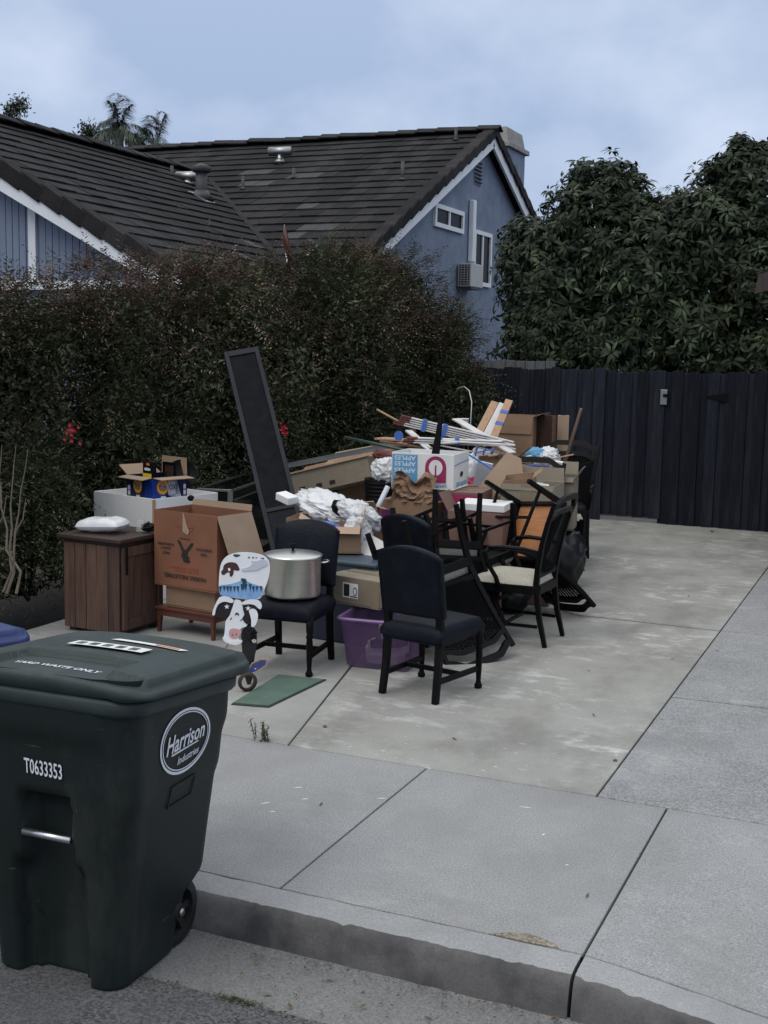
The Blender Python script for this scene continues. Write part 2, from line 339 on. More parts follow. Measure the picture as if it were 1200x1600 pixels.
def text(parent, name, s, u, v, h, F, m, rot=0., bold=0., shear=0., width=None, th=.0012, arc=0.):
    """lettering laid on a face: centred at (u,v), cap height h"""
    c = bpy.data.curves.new(name, 'FONT'); c.body = s; c.size = 1; c.offset = bold; c.shear = shear; c.align_x = 'LEFT'; c.resolution_u = 2
    t = bpy.data.objects.new(name, c); me = bpy.data.meshes.new_from_object(t); bpy.data.objects.remove(t)
    n = len(me.vertices); co = np.empty(n*3, np.float32); me.vertices.foreach_get('co', co); co = co.reshape(-1, 3)
    x0, x1 = co[:, 0].min(), co[:, 0].max(); y0, y1 = co[:, 1].min(), co[:, 1].max()
    cap = .69; sy = h/cap; sx = sy if width is None else width/(x1-x0)
    co[:, 0] = (co[:, 0]-(x0+x1)/2)*sx; co[:, 1] = (co[:, 1]-cap/2)*sy
    if arc: co[:, 1] += arc*co[:, 0]
    a = R(rot); ca, sa = math.cos(a), math.sin(a)
    fs = [tuple(p.vertices) for p in me.polygons]; bpy.data.meshes.remove(me)
    vs = [F(u+x*ca-y*sa, v+x*sa+y*ca, th) for x, y, _ in co]
    mb = MB(); mb.add(vs, fs); return obj(name, mb, m, parent)
def ell(rx, ry, n=32, cx=0, cy=0, rot=0.):
    a = R(rot); return [(cx+rx*math.cos(t)*math.cos(a)-ry*math.sin(t)*math.sin(a), cy+rx*math.cos(t)*math.sin(a)+ry*math.sin(t)*math.cos(a)) for t in (2*PI*i/n for i in range(n))]
def ring(mb, rx, ry, wd, F, cx=0, cy=0, t=.001, w0=0., rot=0., n=40):
    a = ell(rx, ry, n, cx, cy, rot); b = ell(rx-wd, ry-wd, n, cx, cy, rot); vs = [F(*p, w0+t) for p in a]+[F(*p, w0+t) for p in b]
    mb.add(vs, [(i, (i+1) % n, n+(i+1) % n, n+i) for i in range(n)])
def rect(u0, v0, u1, v1): return [(u0, v0), (u1, v0), (u1, v1), (u0, v1)]
def decal(parent, name, pts, F, m, t=.0008, w0=0.): return obj(name, MB().prism(pts, t, F, 0, w0), m, parent)
def fbm(p, s=1., o=4): return noise.fractal(Vector(p)*s, 1., 2., o)

def carton(name, label, cat, loc, size, rz, m, flaps=(), group=None, jit=.004, closed=False, inside='cardin', tilt=(0, 0)):
    """a cardboard box: four walls and a floor, flaps as parts; origin at the centre of its base"""
    w, d, h = size; t = .006
    o = thing(name, label, cat, loc, rz, group); o.rotation_euler = (R(tilt[0]), R(tilt[1]), R(rz))
    b = MB()
    b.box((0, 0, t/2), (w, d, t)); b.box((0, -d/2+t/2, h/2+t), (w, t, h-2*t), jit=jit*.6); b.box((0, d/2-t/2, h/2+t), (w, t, h-2*t), jit=jit*.6)
    b.box((-w/2+t/2, 0, h/2+t), (t, d-2*t, h-2*t), jit=jit*.4); b.box((w/2-t/2, 0, h/2+t), (t, d-2*t, h-2*t), jit=jit*.4)
    obj('body', b, m, o, .002)
    if closed:
        for s in (-1, 1): obj('flap', MB().box((0, s*d/4, h+t*.5), (w-.004, d/2-.003, t), jit=.002), m, o, .0015)
        obj('tape', MB().box((0, 0, h+t+.0012), (w-.01, .05, .002)), 'tape', o)
    for (sd, ang, ln) in flaps:
        f = MB(); a = R(ang); ww = (w if sd in 'fb' else d)-.012
        u, v = math.sin(a)*ln, math.cos(a)*ln
        def P(s, k, q):
            k2 = k; nx, nz = math.cos(a)*q, -math.sin(a)*q
            du = u*k2+nx; dz = v*k2+nz
            if sd == 'f': return (s*ww/2, -d/2-du, h+dz)
            if sd == 'b': return (s*ww/2, d/2+du, h+dz)
            if sd == 'l': return (-w/2-du, s*ww/2, h+dz)
            return (w/2+du, s*ww/2, h+dz)
        j = lambda: random.uniform(-.01, .01)
        vs = [P(-1, .0, 0), P(1, .0, 0), P(.97+j(), 1+j(), 0), P(-.97+j(), 1+j(), 0), P(-1, .0, .005), P(1, .0, .005), P(.97, 1, .005), P(-.97, 1, .005)]
        f.add(vs, ((0,1,2,3),(7,6,5,4),(0,4,5,1),(1,5,6,2),(2,6,7,3),(3,7,4,0)))
        obj('flap', f, inside, o)
    return o
def crumple(r, seed, amp=.25, sc_=2.2, sub=4, flatz=None, ridge=True):
    """thin film or cloth bunched into a lump: sharp outward creases over an uneven body"""
    bm = bmesh.new(); bmesh.ops.create_icosphere(bm, subdivisions=sub, radius=1); mb = MB(); vs = []
    for v in bm.verts:
        p = v.co.normalized(); q = p*sc_*.6+Vector((seed*3.1, seed*1.7, seed*.9)); wq = q+noise.noise_vector(q*1.5)*.55
        rd = lambda f: (1-min(1, abs(noise.noise(wq*f))*2.2))**2
        k = .9*noise.noise(q*.9)+.75*rd(1.6)+.42*rd(3.4)+(.2*rd(7.5) if sub > 3 else 0)-.45
        s = 1+amp*k; x = Vector((p.x*r[0], p.y*r[1], p.z*r[2]))*s
        if flatz is not None and x.z < flatz: x.z = flatz+(x.z-flatz)*.05
        vs.append(x)
    bm.verts.index_update(); mb.add(vs, [tuple(v.index for v in f.verts) for f in bm.faces], 0, sub > 3); bm.free(); return mb
def pillow(w, d, h, seed):
    """soft flat package with pinched corners and wrinkles towards them"""
    mb = MB()
    for sg in (1, -1):
        def P(u, v):
            x, y = u*2-1, v*2-1; e = (1-abs(x)**3.2)*(1-abs(y)**3.2); z = h*max(0, e)**.42; q = Vector((x*2.2+seed, y*2.2, sg*3.))
            z *= 1+.16*noise.noise(q*1.1)+.10*(1-min(1, abs(noise.noise(q*2.3))*2.4))*(.3+abs(x*y)); k = 1-.05*(x*x*y*y)
            return (x*w*k*sg, y*d*k, sg*z if sg > 0 else -z*.75)
        mb.grid(36, 30, P)
    return mb
def drape(w, h, seed):
    """crumpled sheet of stiff paper standing in folds"""
    mb = MB()
    def P(u, v):
        x = (u-.5)*w; q = Vector((u*3.4+seed, v*2.4, 0)); f = (1-abs(noise.noise(q))*2.4)*.055+(1-abs(noise.noise(q*2.1))*2.2)*.028
        top = .82+.18*noise.noise((u*3+seed, 1, 1))+.12*math.sin(u*9+seed); return (x*(1-.12*v), -.06-f+.05*v, h*v*top)
    mb.grid(26, 18, P, smooth=False); mb.grid(26, 18, lambda u, v: (lambda p: (p[0], p[1]+.006, p[2]))(P(1-u, v)), smooth=False); return mb
# ================================================================== the setting: ground
ZS = -.16
g = MB(); g.add([(-90, -40, -.30), (60, -40, -.30), (60, 160, -.30), (-90, 160, -.30)], [(0, 1, 2, 3)])
struct('ground', g, 'soil')
g = MB(); xs = np.arange(-14, 8.01, .07); vs = []; fs = []
for i, x in enumerate(xs):
    vs += [(x, 3.46+.018*noise.noise((x*3.1, 0, 0))+.009*noise.noise((x*11, 3, 0)), ZS+.012), (x, 1.5, ZS+.02), (x, -14, ZS+.05)]
for i in range(len(xs)-1):
    a = i*3; fs += [(a+1, a+4, a+3, a), (a+2, a+5, a+4, a+1)]
g.add(vs, fs, 0, True); struct('road', g, 'asph')
g = MB()
g.grid(60, 10, lambda u, v: (-14+22*u, 3.40+.455*v, ZS+.004-.010*v+(.02*max(0, v-.9)*10 if v > .9 else 0)), smooth=True); struct('gutter', g, 'gutter')
def drop(x): return -.135*min(1, max(0, (x+.945)/1.0))**1.15
def kerb_z(x, z): return z+drop(x)*(1 if z > -.1 else .1) if x > -.945 else z
kerb = struct('kerb')
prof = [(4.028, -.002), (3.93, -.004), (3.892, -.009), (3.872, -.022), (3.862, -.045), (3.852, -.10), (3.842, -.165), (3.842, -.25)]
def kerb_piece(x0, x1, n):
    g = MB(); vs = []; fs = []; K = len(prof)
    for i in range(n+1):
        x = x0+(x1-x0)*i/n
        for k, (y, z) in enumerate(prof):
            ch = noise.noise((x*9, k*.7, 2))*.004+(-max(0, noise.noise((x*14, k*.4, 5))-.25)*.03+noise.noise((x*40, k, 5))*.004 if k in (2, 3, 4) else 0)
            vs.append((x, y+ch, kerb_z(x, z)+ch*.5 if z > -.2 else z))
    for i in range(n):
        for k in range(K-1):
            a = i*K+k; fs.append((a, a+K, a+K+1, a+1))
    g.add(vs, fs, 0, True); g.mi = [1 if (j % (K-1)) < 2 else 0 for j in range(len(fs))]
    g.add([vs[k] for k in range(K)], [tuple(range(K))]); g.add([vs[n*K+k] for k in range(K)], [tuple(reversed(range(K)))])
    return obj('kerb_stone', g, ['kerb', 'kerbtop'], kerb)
kerb_piece(-6.1, -.951, 220); kerb_piece(-.938, 1.5, 130); kerb_piece(-14, -6.11, 40)
walk = struct('sidewalk'); jo = .0045
for k in range(-6, 4):
    x0 = -.945+1.22*k+jo; x1 = x0+1.22-2*jo; g = MB(); n = 14
    top = lambda u, v: (x0+(x1-x0)*u, 4.034+(5.594-4.034)*v, (drop(x0+(x1-x0)*u)*(1-v)**1.1 if k >= 0 else 0)+.0012*noise.noise((x0+u, v, 1)))
    g.grid(n, n, top); base = len(g.v)
    edge = [(i, 0) for i in range(n)]+[(n-1, j) for j in range(1, n)]+[(i, n-1) for i in range(n-2, -1, -1)]+[(0, j) for j in range(n-2, 0, -1)]
    ids = [j*n+i for i, j in edge]; lo = []
    for q in ids: x, y, z = g.v[q]; lo.append((x, y, z-.12))
    g.add(lo, [(ids[i]-base, i, (i+1) % len(ids), ids[(i+1) % len(ids)]-base) for i in range(len(ids))])
    obj('slab', g, 'walk', walk, .004, 2)
pts = [(-1.30+.27*u, 4.034+w_) for u, w_ in ((0, 0), (.2, .035), (.36, .05), (.5, .06), (.66, .055), (.8, .04), (.92, .02), (1, .004), (.9, -.004), (.5, -.004))]
obj('spalled_patch', MB().prism([(x+random.uniform(-.006, .006), y+random.uniform(-.004, .004)) for x, y in pts], .0035, TOP(-.001)), 'rubble', walk)
g = MB(); g.box((-7.47, 4.0315, -.02), (13.05, .008, .02)); g.box((-2, 5.598, -.02), (24, .01, .02))
obj('joint_fill', g, 'joint', walk)
drive = struct('driveway')
XC = lambda y: -2.98-(y-5.65)*.246
def slab(pts, m):
    return obj('slab', MB().prism(pts, .13, TOP(-.13)), m, drive, .005, 2)
e = .005
slab([(XC(5.603)+e, 5.603), (-1.285-e, 5.603), (-1.285-e, 9.585), (XC(9.6)+e, 9.65)], 'drive')
slab([(XC(9.68)+e, 9.685), (-1.285-e, 9.622), (-1.285-e, 16.0), (XC(16.0)+e, 16.0)], 'drive')
slab([(-5.95, 5.603), (XC(5.603)-e, 5.603), (XC(9.6)-e, 9.6), (-5.95, 9.6)], 'drive3')
slab([(-5.95, 9.61), (XC(9.61)-e, 9.61), (XC(12)-e, 12), (-5.95, 12)], 'drive3')
slab([(-1.285+e, 5.603), (2.9, 5.603), (2.9, 7.70), (-1.285+e, 7.52)], 'drive2')
slab([(-1.285+e, 7.54), (2.9, 7.72), (2.9, 9.77), (-1.285+e, 9.60)], 'drive2')
slab([(-1.285+e, 9.618), (2.9, 9.79), (2.9, 16.0), (-1.285+e, 16.0)], 'drive2')
slab([(-14, 5.603), (-5.97, 5.603), (-5.97, 5.75), (-14, 5.85)], 'drive3')

g = MB(); g.bar((XC(9.6)-.1, 9.67, -.03), (-1.28, 9.604, -.03), .06, .03); g.bar((-1.285, 7.53, -.03), (2.9, 7.71, -.03), .05, .03); g.bar((-1.285, 9.609, -.03), (2.9, 9.78, -.03), .04, .03); g.bar((-1.285, 5.6, -.03), (-1.285, 16, -.03), .03, .03); g.bar((XC(5.6), 5.6, -.03), (XC(16), 16, -.03), .03, .03)
obj('joint_fill', g, 'joint', drive)
for x, y, l_, a in ((-2.62, 5.05, .05, .7), (-2.52, 4.93, .04, .5), (-2.66, 4.80, .06, .9), (-2.58, 4.72, .035, .6), (-2.2, 5.1, .05, .5), (-1.55, 5.3, .07, .1), (-1.2, 4.75, .02, .4), (-1.38, 5.02, .03, 1.2)):
    d = Vector((math.cos(a), math.sin(a), 0))*l_/2; e_ = Vector((-d.y, d.x, 0)).normalized()*.005; g = MB(); c = Vector((x, y, .0015)); g.add([c-d, c+e_, c+d*.4+e_*1.2, c+d, c-e_*.8], [(4, 3, 2, 1, 0)][::-1]); g.f = [(0, 4, 3, 2, 1)]; obj('paint_scuff', g, 'paper', walk)
# ================================================================== the house beyond the hedge
house = thing('house', 'blue grey house with charcoal tiled roof, gable and white trim rising behind the hedge', 'house', (0, 0, 0))
EY, EZ, RY, RZ = 15.3, 2.91, 22.29, 6.235; SL = (RZ-EZ)/(RY-EY)
th = math.atan(SL); LEN = math.hypot(RY-EY, RZ-EZ)
XR, XL = -7.6, -24.
def tiles(mb, a0, a1, tw, place, s0, s1, stag, pale):
    x = a0-tw*random.random()*.5-stag
    while x < a1:
        xa, xb = max(x+.0025, a0), min(x+tw-.0025, a1)
        if xb-xa > .03:
            j = random.uniform(-.003, .003); t0, t1 = .012+j, .038+random.uniform(-.005, .006)
            sl = random.uniform(-.007, .007); mi = 1 if pale(.5*(xa+xb), s1) else 0
            q = [place(xa, s0, t0), place(xb, s0, t0), place(xb, s1+sl, t1), place(xa, s1+sl, t1), place(xa, s1+sl, t1-.03), place(xb, s1+sl, t1-.03), place(xb, s0, t0-.02), place(xa, s0, t0-.02)]
            mb.add(q, [(0, 3, 2, 1), (3, 4, 5, 2), (1, 2, 5, 6), (0, 7, 4, 3)], mi)
        x += tw
def place_main(x, s, h): return (x, RY-s*math.cos(th)-h*math.sin(th), RZ-s*math.sin(th)+h*math.cos(th))
pale_spots = [(-11.6, 2.15, .3), (-11.2, 2.8, .3), (-10.5, 2.5, .25), (-9.6, 4.1, .2), (-9.0, 5.3, .4), (-9.3, 5.7, .2)]
def pale_main(x, s): return any(abs(x-a) < c and abs(s-b) < .17 for a, b, c in pale_spots)
nc = 22
for i in range(nc):
    s1 = LEN*(i+1)/nc; b = MB(); tiles(b, XL, XR-.02, .33, place_main, s1-LEN/nc-.05, s1, (i % 2)*.165, pale_main)
    obj('tile_course', b, ['tile', 'tilepale'], house)
# wing roof: ridge runs away from the street
WX, WZ, WRX, WRZ, WY = -8.15, 3.03, -12.75, 5.36, 12.3
tw_ = math.atan2(WRZ-WZ, WX-WRX); WL = math.hypot(WRX-WX, WRZ-WZ)
def place_wing(y, s, h): return (WRX+s*math.cos(tw_)+h*math.sin(tw_), y, WRZ-s*math.sin(tw_)+h*math.cos(tw_))
pw = [(17.3, 3.5, .2), (16.4, 4.0, .3), (15.2, 4.6, .3)]
def pale_wing(y, s): return any(abs(y-a) < c and abs(s-b) < .17 for a, b, c in pw)
nw = 16
for i in range(nw):
    s1 = WL*(i+1)/nw; z = WRZ-s1*math.sin(tw_); yv = EY+(z-EZ)/SL+.25
    b = MB(); tiles(b, WY, yv, .33, place_wing, s1-WL/nw-.05, s1, (i % 2)*.165, pale_wing); obj('tile_course', b, ['tile', 'tilepale'], house)
# decks under the tiles, white barge boards, gable walls
def deck(pts, t, F, m='tile'): return obj('roof_deck', MB().prism(pts, t, F), m, house)
deck([(EY, EZ-.03), (RY, RZ-.03), (2*RY-EY, EZ-.03), (2*RY-EY, EZ-.15), (RY, RZ-.15), (EY, EZ-.15)], 16.36, RIGHT(-24.), 'tile')
deck([(WX, WZ-.03), (WRX, WRZ-.03), (2*WRX-WX, WZ-.03), (2*WRX-WX, WZ-.15), (WRX, WRZ-.15), (WX, WZ-.15)], -7.0, FRONT(WY+.03), 'tile')
for sg in (-1, 1):
    p0 = (-7.62, RY+sg*(RY-EY+.1), EZ-.17-.05); p1 = (-7.62, RY, RZ-.17)
    obj('barge_board', MB().bar(p0, p1, .045, .20), 'trim', house)
b = MB(); b.bar((WX+.18, WY-.02, WZ-.17-.09), (WRX, WY-.02, WRZ-.17), .045, .20); obj('barge_board', b, 'trim', house)
b = MB(); b.bar((2*WRX-WX, WY-.02, WZ-.17), (WRX, WY-.02, WRZ-.17), .045, .20); obj('barge_board', b, 'trim', house)
# rake and ridge tiles, one by one
for i in range(19):
    s = LEN*(i+.5)/19; c = Vector(place_main(-7.66, s, .045))
    rm = Matrix.Rotation(th+.085, 3, 'X')
    b = MB(); b.box((0, 0, .03), (.20, LEN/19+.04, .028), rm, jit=.004); b.box((.098, 0, -.05), (.028, LEN/19+.04, .16), rm, jit=.003)
    obj('rake_tile', b, 'raketile', house, .006, 1, loc=c)
for i in range(19):
    s = LEN*(i+.5)/19; c = Vector((-7.66, RY+s*math.cos(th)+.045*math.sin(th), RZ-s*math.sin(th)+.045)); rm = Matrix.Rotation(-th-.085, 3, 'X')
    b = MB(); b.box((0, 0, .03), (.20, LEN/19+.04, .028), rm, jit=.004); b.box((.098, 0, -.05), (.028, LEN/19+.04, .16), rm, jit=.003)
    obj('rake_tile', b, 'raketile', house, .006, 1, loc=c)
for i in range(15):
    s = WL*(i+.5)/15; c = Vector(place_wing(WY+.05, s, .045)); rm = Matrix.Rotation(tw_+.085, 3, 'Y')
    b = MB(); b.box((0, 0, .03), (WL/15+.04, .22, .03), rm, jit=.004); b.box((0, -.11, -.06), (WL/15+.04, .03, .20), rm, jit=.003)
    obj('rake_tile', b, 'raketile', house, .006, 1, loc=c)
for i in range(40):
    x = XR-.1-.41*i; b = MB(); t = random.uniform(-.012, .012)
    for sg in (-1, 1): b.box((0, sg*.085, .02-.03), (.44, .19, .03), Matrix.Rotation(-sg*(th+.05), 3, 'X') @ Matrix.Rotation(.04, 3, 'Y'))
    obj('ridge_tile', b, 'raketile', house, .006, 1, loc=(x, RY, RZ+.085+t))
for i in range(19):
    y = WY+.15+.41*i; b = MB(); t = random.uniform(-.01, .01)
    for sg in (-1, 1): b.box((sg*.085, 0, -.01), (.19, .44, .03), Matrix.Rotation(sg*(tw_+.05), 3, 'Y') @ Matrix.Rotation(-.04, 3, 'X'))
    obj('ridge_tile', b, 'raketile', house, .006, 1, loc=(WRX, y, WRZ+.085+t))
# valley flashing
def vp(z): return Vector((WX-(z-WZ)*(WX-WRX)/(WRZ-WZ), EY+(z-EZ)/SL, z))
b = MB(); b.bar(vp(3.05)+Vector((0, 0, .045)), vp(5.2)+Vector((0, 0, .045)), .10, .02); obj('valley_flashing', b, 'tile', house)
# walls
obj('gable_wall', MB().prism([(EY+.45, -.2), (2*RY-EY-.45, -.2), (2*RY-EY-.45, EZ-.02), (RY, RZ-.2), (EY+.45, EZ-.02)], .2, RIGHT(-8.0)), 'stucco', house)
obj('side_wall', MB().box((-16, EY+.46, 1.3), (15.9, .2, 3.0)), 'stucco', house)
obj('wing_wall', MB().prism([(-17., -.2), (WX-.28, -.2), (WX-.28, WZ-.2), (WRX, WRZ-.25), (-17., WZ-.2)], .15, FRONT(12.75)), 'siding', house)
obj('wing_wall', MB().box((WX-.36, 14.4, 1.3), (.15, 3.2, 3.0)), 'stucco', house)
x = -12.9
while x < WX-.35:
    zt = WRZ-.20-abs(x-WRX)*(WRZ-WZ)/(WX-WRX); zt2 = WRZ-.20-abs(x+.096-WRX)*(WRZ-WZ)/(WX-WRX)
    if not -10.47 < x+.05 < -10.27:
        obj('siding_board', MB().prism([(x, 2.92), (x+.094, 2.92), (x+.094, zt2), (x, zt)], .016, FRONT(12.6), w0=-.001+random.uniform(0, .004)), 'siding', house)
    x += .1045
obj('corner_board', MB().box((-10.38, 12.575, 3.40), (.115, .05, 1.0)), 'trim', house)
obj('band_board', MB().box((-12.6, 12.57, 2.86), (8.2, .06, .11)), 'trim', house)
def window(y0, y1, z0, z1, bars):
    f = MB(); F = RIGHT(-7.8); w = .075
    for q in (rect(y0, z0, y1, z0+w), rect(y0, z1-w, y1, z1), rect(y0, z0+w, y0+w, z1-w), rect(y1-w, z0+w, y1, z1-w)): f.prism(q, .05, F)
    for k in bars: f.prism(rect(k-.03, z0+w, k+.03, z1-w), .04, F)
    o = obj('window', f, 'trim', house)
    e = [y0+w]+[v for k in bars for v in (k-.03, k+.03)]+[y1-w]
    for i in range(0, len(e), 2): obj('pane', MB().prism(rect(e[i], z0+w, e[i+1], z1-w), .012, F, w0=.002), 'pane', o)
window(19.78, 21.22, 4.27, 4.66, [20.5]); window(21.82, 22.82, 3.40, 4.42, [22.32])
obj('conduit_cover', MB().box((-7.74, 21.62, 4.36), (.10, .16, 1.12)), 'trim', house, .02)
v = MB(); F = RIGHT(-7.8); v.prism(rect(21.78, 5.24, 22.16, 5.70), .015, F); o = obj('gable_vent', v, 'stucco', house)
for i in range(6): obj('slat', MB().box((-7.77, 21.97, 5.29+.07*i), (.03, .34, .022), Matrix.Rotation(.5, 3, 'Y')), 'acdark', o)
c = MB(); c.box((-8.7, 25.55, 5.2), (1.0, 1.25, 2.5)); ch = obj('chimney', c, 'stucco', house, .02)
c = MB(); c.box((-8.7, 25.55, 6.47), (1.14, 1.42, .10)); c.box((-8.7, 25.55, 6.68), (1.0, 1.25, .34), taper=.88); obj('crown', c, 'chimcap', ch, .01)
# roof vents
def on_main(x, y): return (x, y, EZ+(y-EY)*SL)
def flue(p, h, r, cap, m='vent'):
    b = MB(); x, y, z = p; b.lathe([(r, -.1), (r, h)], (x, y, z), 12)
    b.lathe([(r*2.2, .0), (r*1.1, r*1.5)], (x, y, z+.02), 12)
    o = obj('roof_vent', b, m, house)
    if cap == "T":
        q = MB(); q.tube([(x-.22, y-.02, z+h+.02), (x+.22, y+.02, z+h+.02)], .085, 12); obj('vent_cap', q, 'steeldull', o)
    if cap == 'hood':
        q = MB(); q.lathe([(r*1.5, h-.03), (r*1.7, h+.06), (r*.4, h+.11)], p, 14); obj('vent_cap', q, m, o)
flue(on_main(-11.44, 21.0), .22, .055, 'T', 'steeldull'); flue(on_main(-10.66, 20.1), .2, .03, None); flue(on_main(-8.37, 19.75), .34, .03, None)
flue(on_main(-8.2, 21.85), .24, .03, None); flue(on_main(-11.43, 19.6), .26, .028, None)
flue((-11.30, 18.0, 4.58), .50, .10, 'hood'); flue((-11.95, 18.6, 4.92), .15, .06, 'T', 'steeldull'); flue((-12.35, 18.7, 5.1), .2, .03, None)
obj('flashing', MB().box((-11.22, 17.9, 4.62), (.42, .34, .01), Matrix.Rotation(tw_, 3, 'Y')), 'chrome', house)
# outdoor unit on a bracket
ac = thing('air_conditioner', 'white outdoor air conditioner unit on a bracket below the gable windows', 'air conditioner', (-7.64, 21.32, 3.32))
obj('casing', MB().box((0, 0, .21), (.26, .66, .42)), 'acwhite', ac, .012)
gl = obj('grille', MB().box((0, -.334, .21), (.2, .008, .36)), 'acdark', ac)
for i in range(8): obj('grille_bar', MB().box((0, -.342, .06+.043*i), (.21, .006, .008)), 'acwhite', gl)
for i in range(3): obj('grille_bar', MB().box((-.06+.06*i, -.344, .21), (.006, .006, .36)), 'acwhite', gl)
obj('bracket', MB().box((-.02, 0, -.02), (.28, .6, .03)), 'vent', ac)
sdish = thing('satellite_dish', 'old rust brown satellite dish turned edge-on at the foot of the roof valley', 'satellite dish', (-8.42, 15.62, 3.2))
b = MB(); n = 20
dn = Vector((.86, .40, .22)).normalized(); da = Vector((-.32, -.06, .40)).normalized(); db = dn.cross(da).normalized(); da = db.cross(dn)
vs = []
for rr in (.001, .5, 1.):
    for i in range(n):
        t = 2*PI*i/n; vs.append(Vector((0, 0, .35))+da*math.cos(t)*.33*rr+db*math.sin(t)*.30*rr+dn*(.07*rr*rr))
b.add(vs, [(k*n+i, k*n+(i+1) % n, (k+1)*n+(i+1) % n, (k+1)*n+i) for k in range(2) for i in range(n)], 0, True); obj('reflector', b, 'redwood', sdish, solid=.012)
b = MB(); b.tube([(.22, -.08, .12), (.38, .02, .26), (.50, .07, .40)], .018, 8); obj('feed_arm', b, 'steeldull', sdish)
b = MB(); b.lathe([(.03, 0), (.045, .12)], (.46, .05, .38), 10, Matrix.Rotation(-.9, 3, 'Y')); b.box((.53, .07, .46), (.03, .05, .16)); obj('receiver', b, 'vent', sdish)
b = MB(); b.tube([(.05, .1, -.25), (.02, .02, .3)], .024, 8); obj('mast', b, 'steeldull', sdish)

# neighbour eave at the right edge
ga = thing('garage', 'dark tiled eave corner of a garage roof at the right edge beside the tree', 'garage', (0, 0, 0))
obj('roof', MB().prism([(-1.46, 2.76), (-1.40, 2.93), (3.6, 4.4), (3.6, 4.2)], -6.2, FRONT(12.0)), 'tile', ga)
obj('fascia', MB().prism([(-1.47, 2.72), (-1.44, 2.90), (3.6, 4.36), (3.6, 4.1)], .03, FRONT(11.99)), 'darkwood', ga)
obj('wall', MB().box((1.6, 15.0, 1.45), (4.6, 5.6, 3.0)), 'stucco', ga)

# ================================================================== fences
def board_outline(w, z0, z1, rnd=.035):
    h = w/2; pts = [(-h, z0), (h, z0), (h, z1-rnd)]
    for i in range(1, 6): a = PI/2*i/6; pts.append((h-rnd*1.2*(1-math.cos(a)), z1-rnd+rnd*math.sin(a)))
    for i in range(5, 0, -1): a = PI/2*i/6; pts.append((-h+rnd*1.2*(1-math.cos(a)), z1-rnd+rnd*math.sin(a)))
    return pts+[(-h, z1-rnd)]
def board_fence(name, label, cat, x0, x1, y, z0f, z1, first=None):
    o = thing(name, label, cat, ((x0+x1)/2, y, 0)); cx = (x0+x1)/2
    for z in (.35, 1.05, 1.7): obj('rail', MB().box((0, .05, z), (x1-x0-.02, .04, .09)), 'fence', o)
    x = x0+.07; k = 0
    while x < x1-.03:
        w = random.choice((.136, .14, .145)); front = k % 2 == 0; last = x+.11 > x1
        dz = random.uniform(-.018, .018); lean = random.uniform(-.004, .004)
        yy = -.012 if front else .014
        pts = board_outline(w, z0f(x)+random.uniform(-.006, .006), z1+dz-(0 if front else .012))
        sk = lambda u, v, w_: (u+(v-1)*lean, yy-w_, v)
        obj('board', MB().prism(pts, .017, sk), 'fence', o, .003, 1, loc=(x-cx, 0, 0)); x += .108+random.uniform(-.006, .01); k += 1
    return o
fl = board_fence('board_fence', 'dark slate board fence behind the junk pile, left of the gate', 'fence', -6.4, -3.72, 15.6, lambda x: .0, 1.95)
obj('gate_post', MB().prism(board_outline(.15, -.03, 1.97), .03, FRONT(-.03)), 'fence', fl, .004, loc=(1.295, 0, 0))
gt = board_fence('board_gate', 'dark slate board gate with a pale latch and raised bottom edge', 'gate', -3.712, -2.03, 15.61, lambda x: .07 if x < -2.95 else -.005, 1.945)
obj('latch_plate', MB().box((-.07, -.045, 1.62), (.085, .012, .19)), 'steeldull', gt, .003)
obj('latch_bolt', MB().box((-.05, -.062, 1.64), (.055, .03, .04)), 'blackmat', gt, .004)
b = MB(); b.prism([(.44, 1.63), (.72, 1.58), (.72, 1.70), (.44, 1.65)], .006, FRONT(-.032)); obj('hinge', b, 'blackmat', gt)
board_fence('board_fence', 'dark slate board fence to the right of the gate, below the broad-leaved tree', 'fence', -2.06, 1.2, 15.6, lambda x: -.03, 1.955)
fo = thing('board_fence', 'weathered grey fence just showing above the dark fence by the hedge', 'fence', (-5.4, 16.4, 0))
for i in range(15):
    obj('board', MB().box((-1.3+.145*i, 0, 1.02), (.136, .02, 2.03+random.uniform(-.012, .012))), 'fenceold', fo, .004)
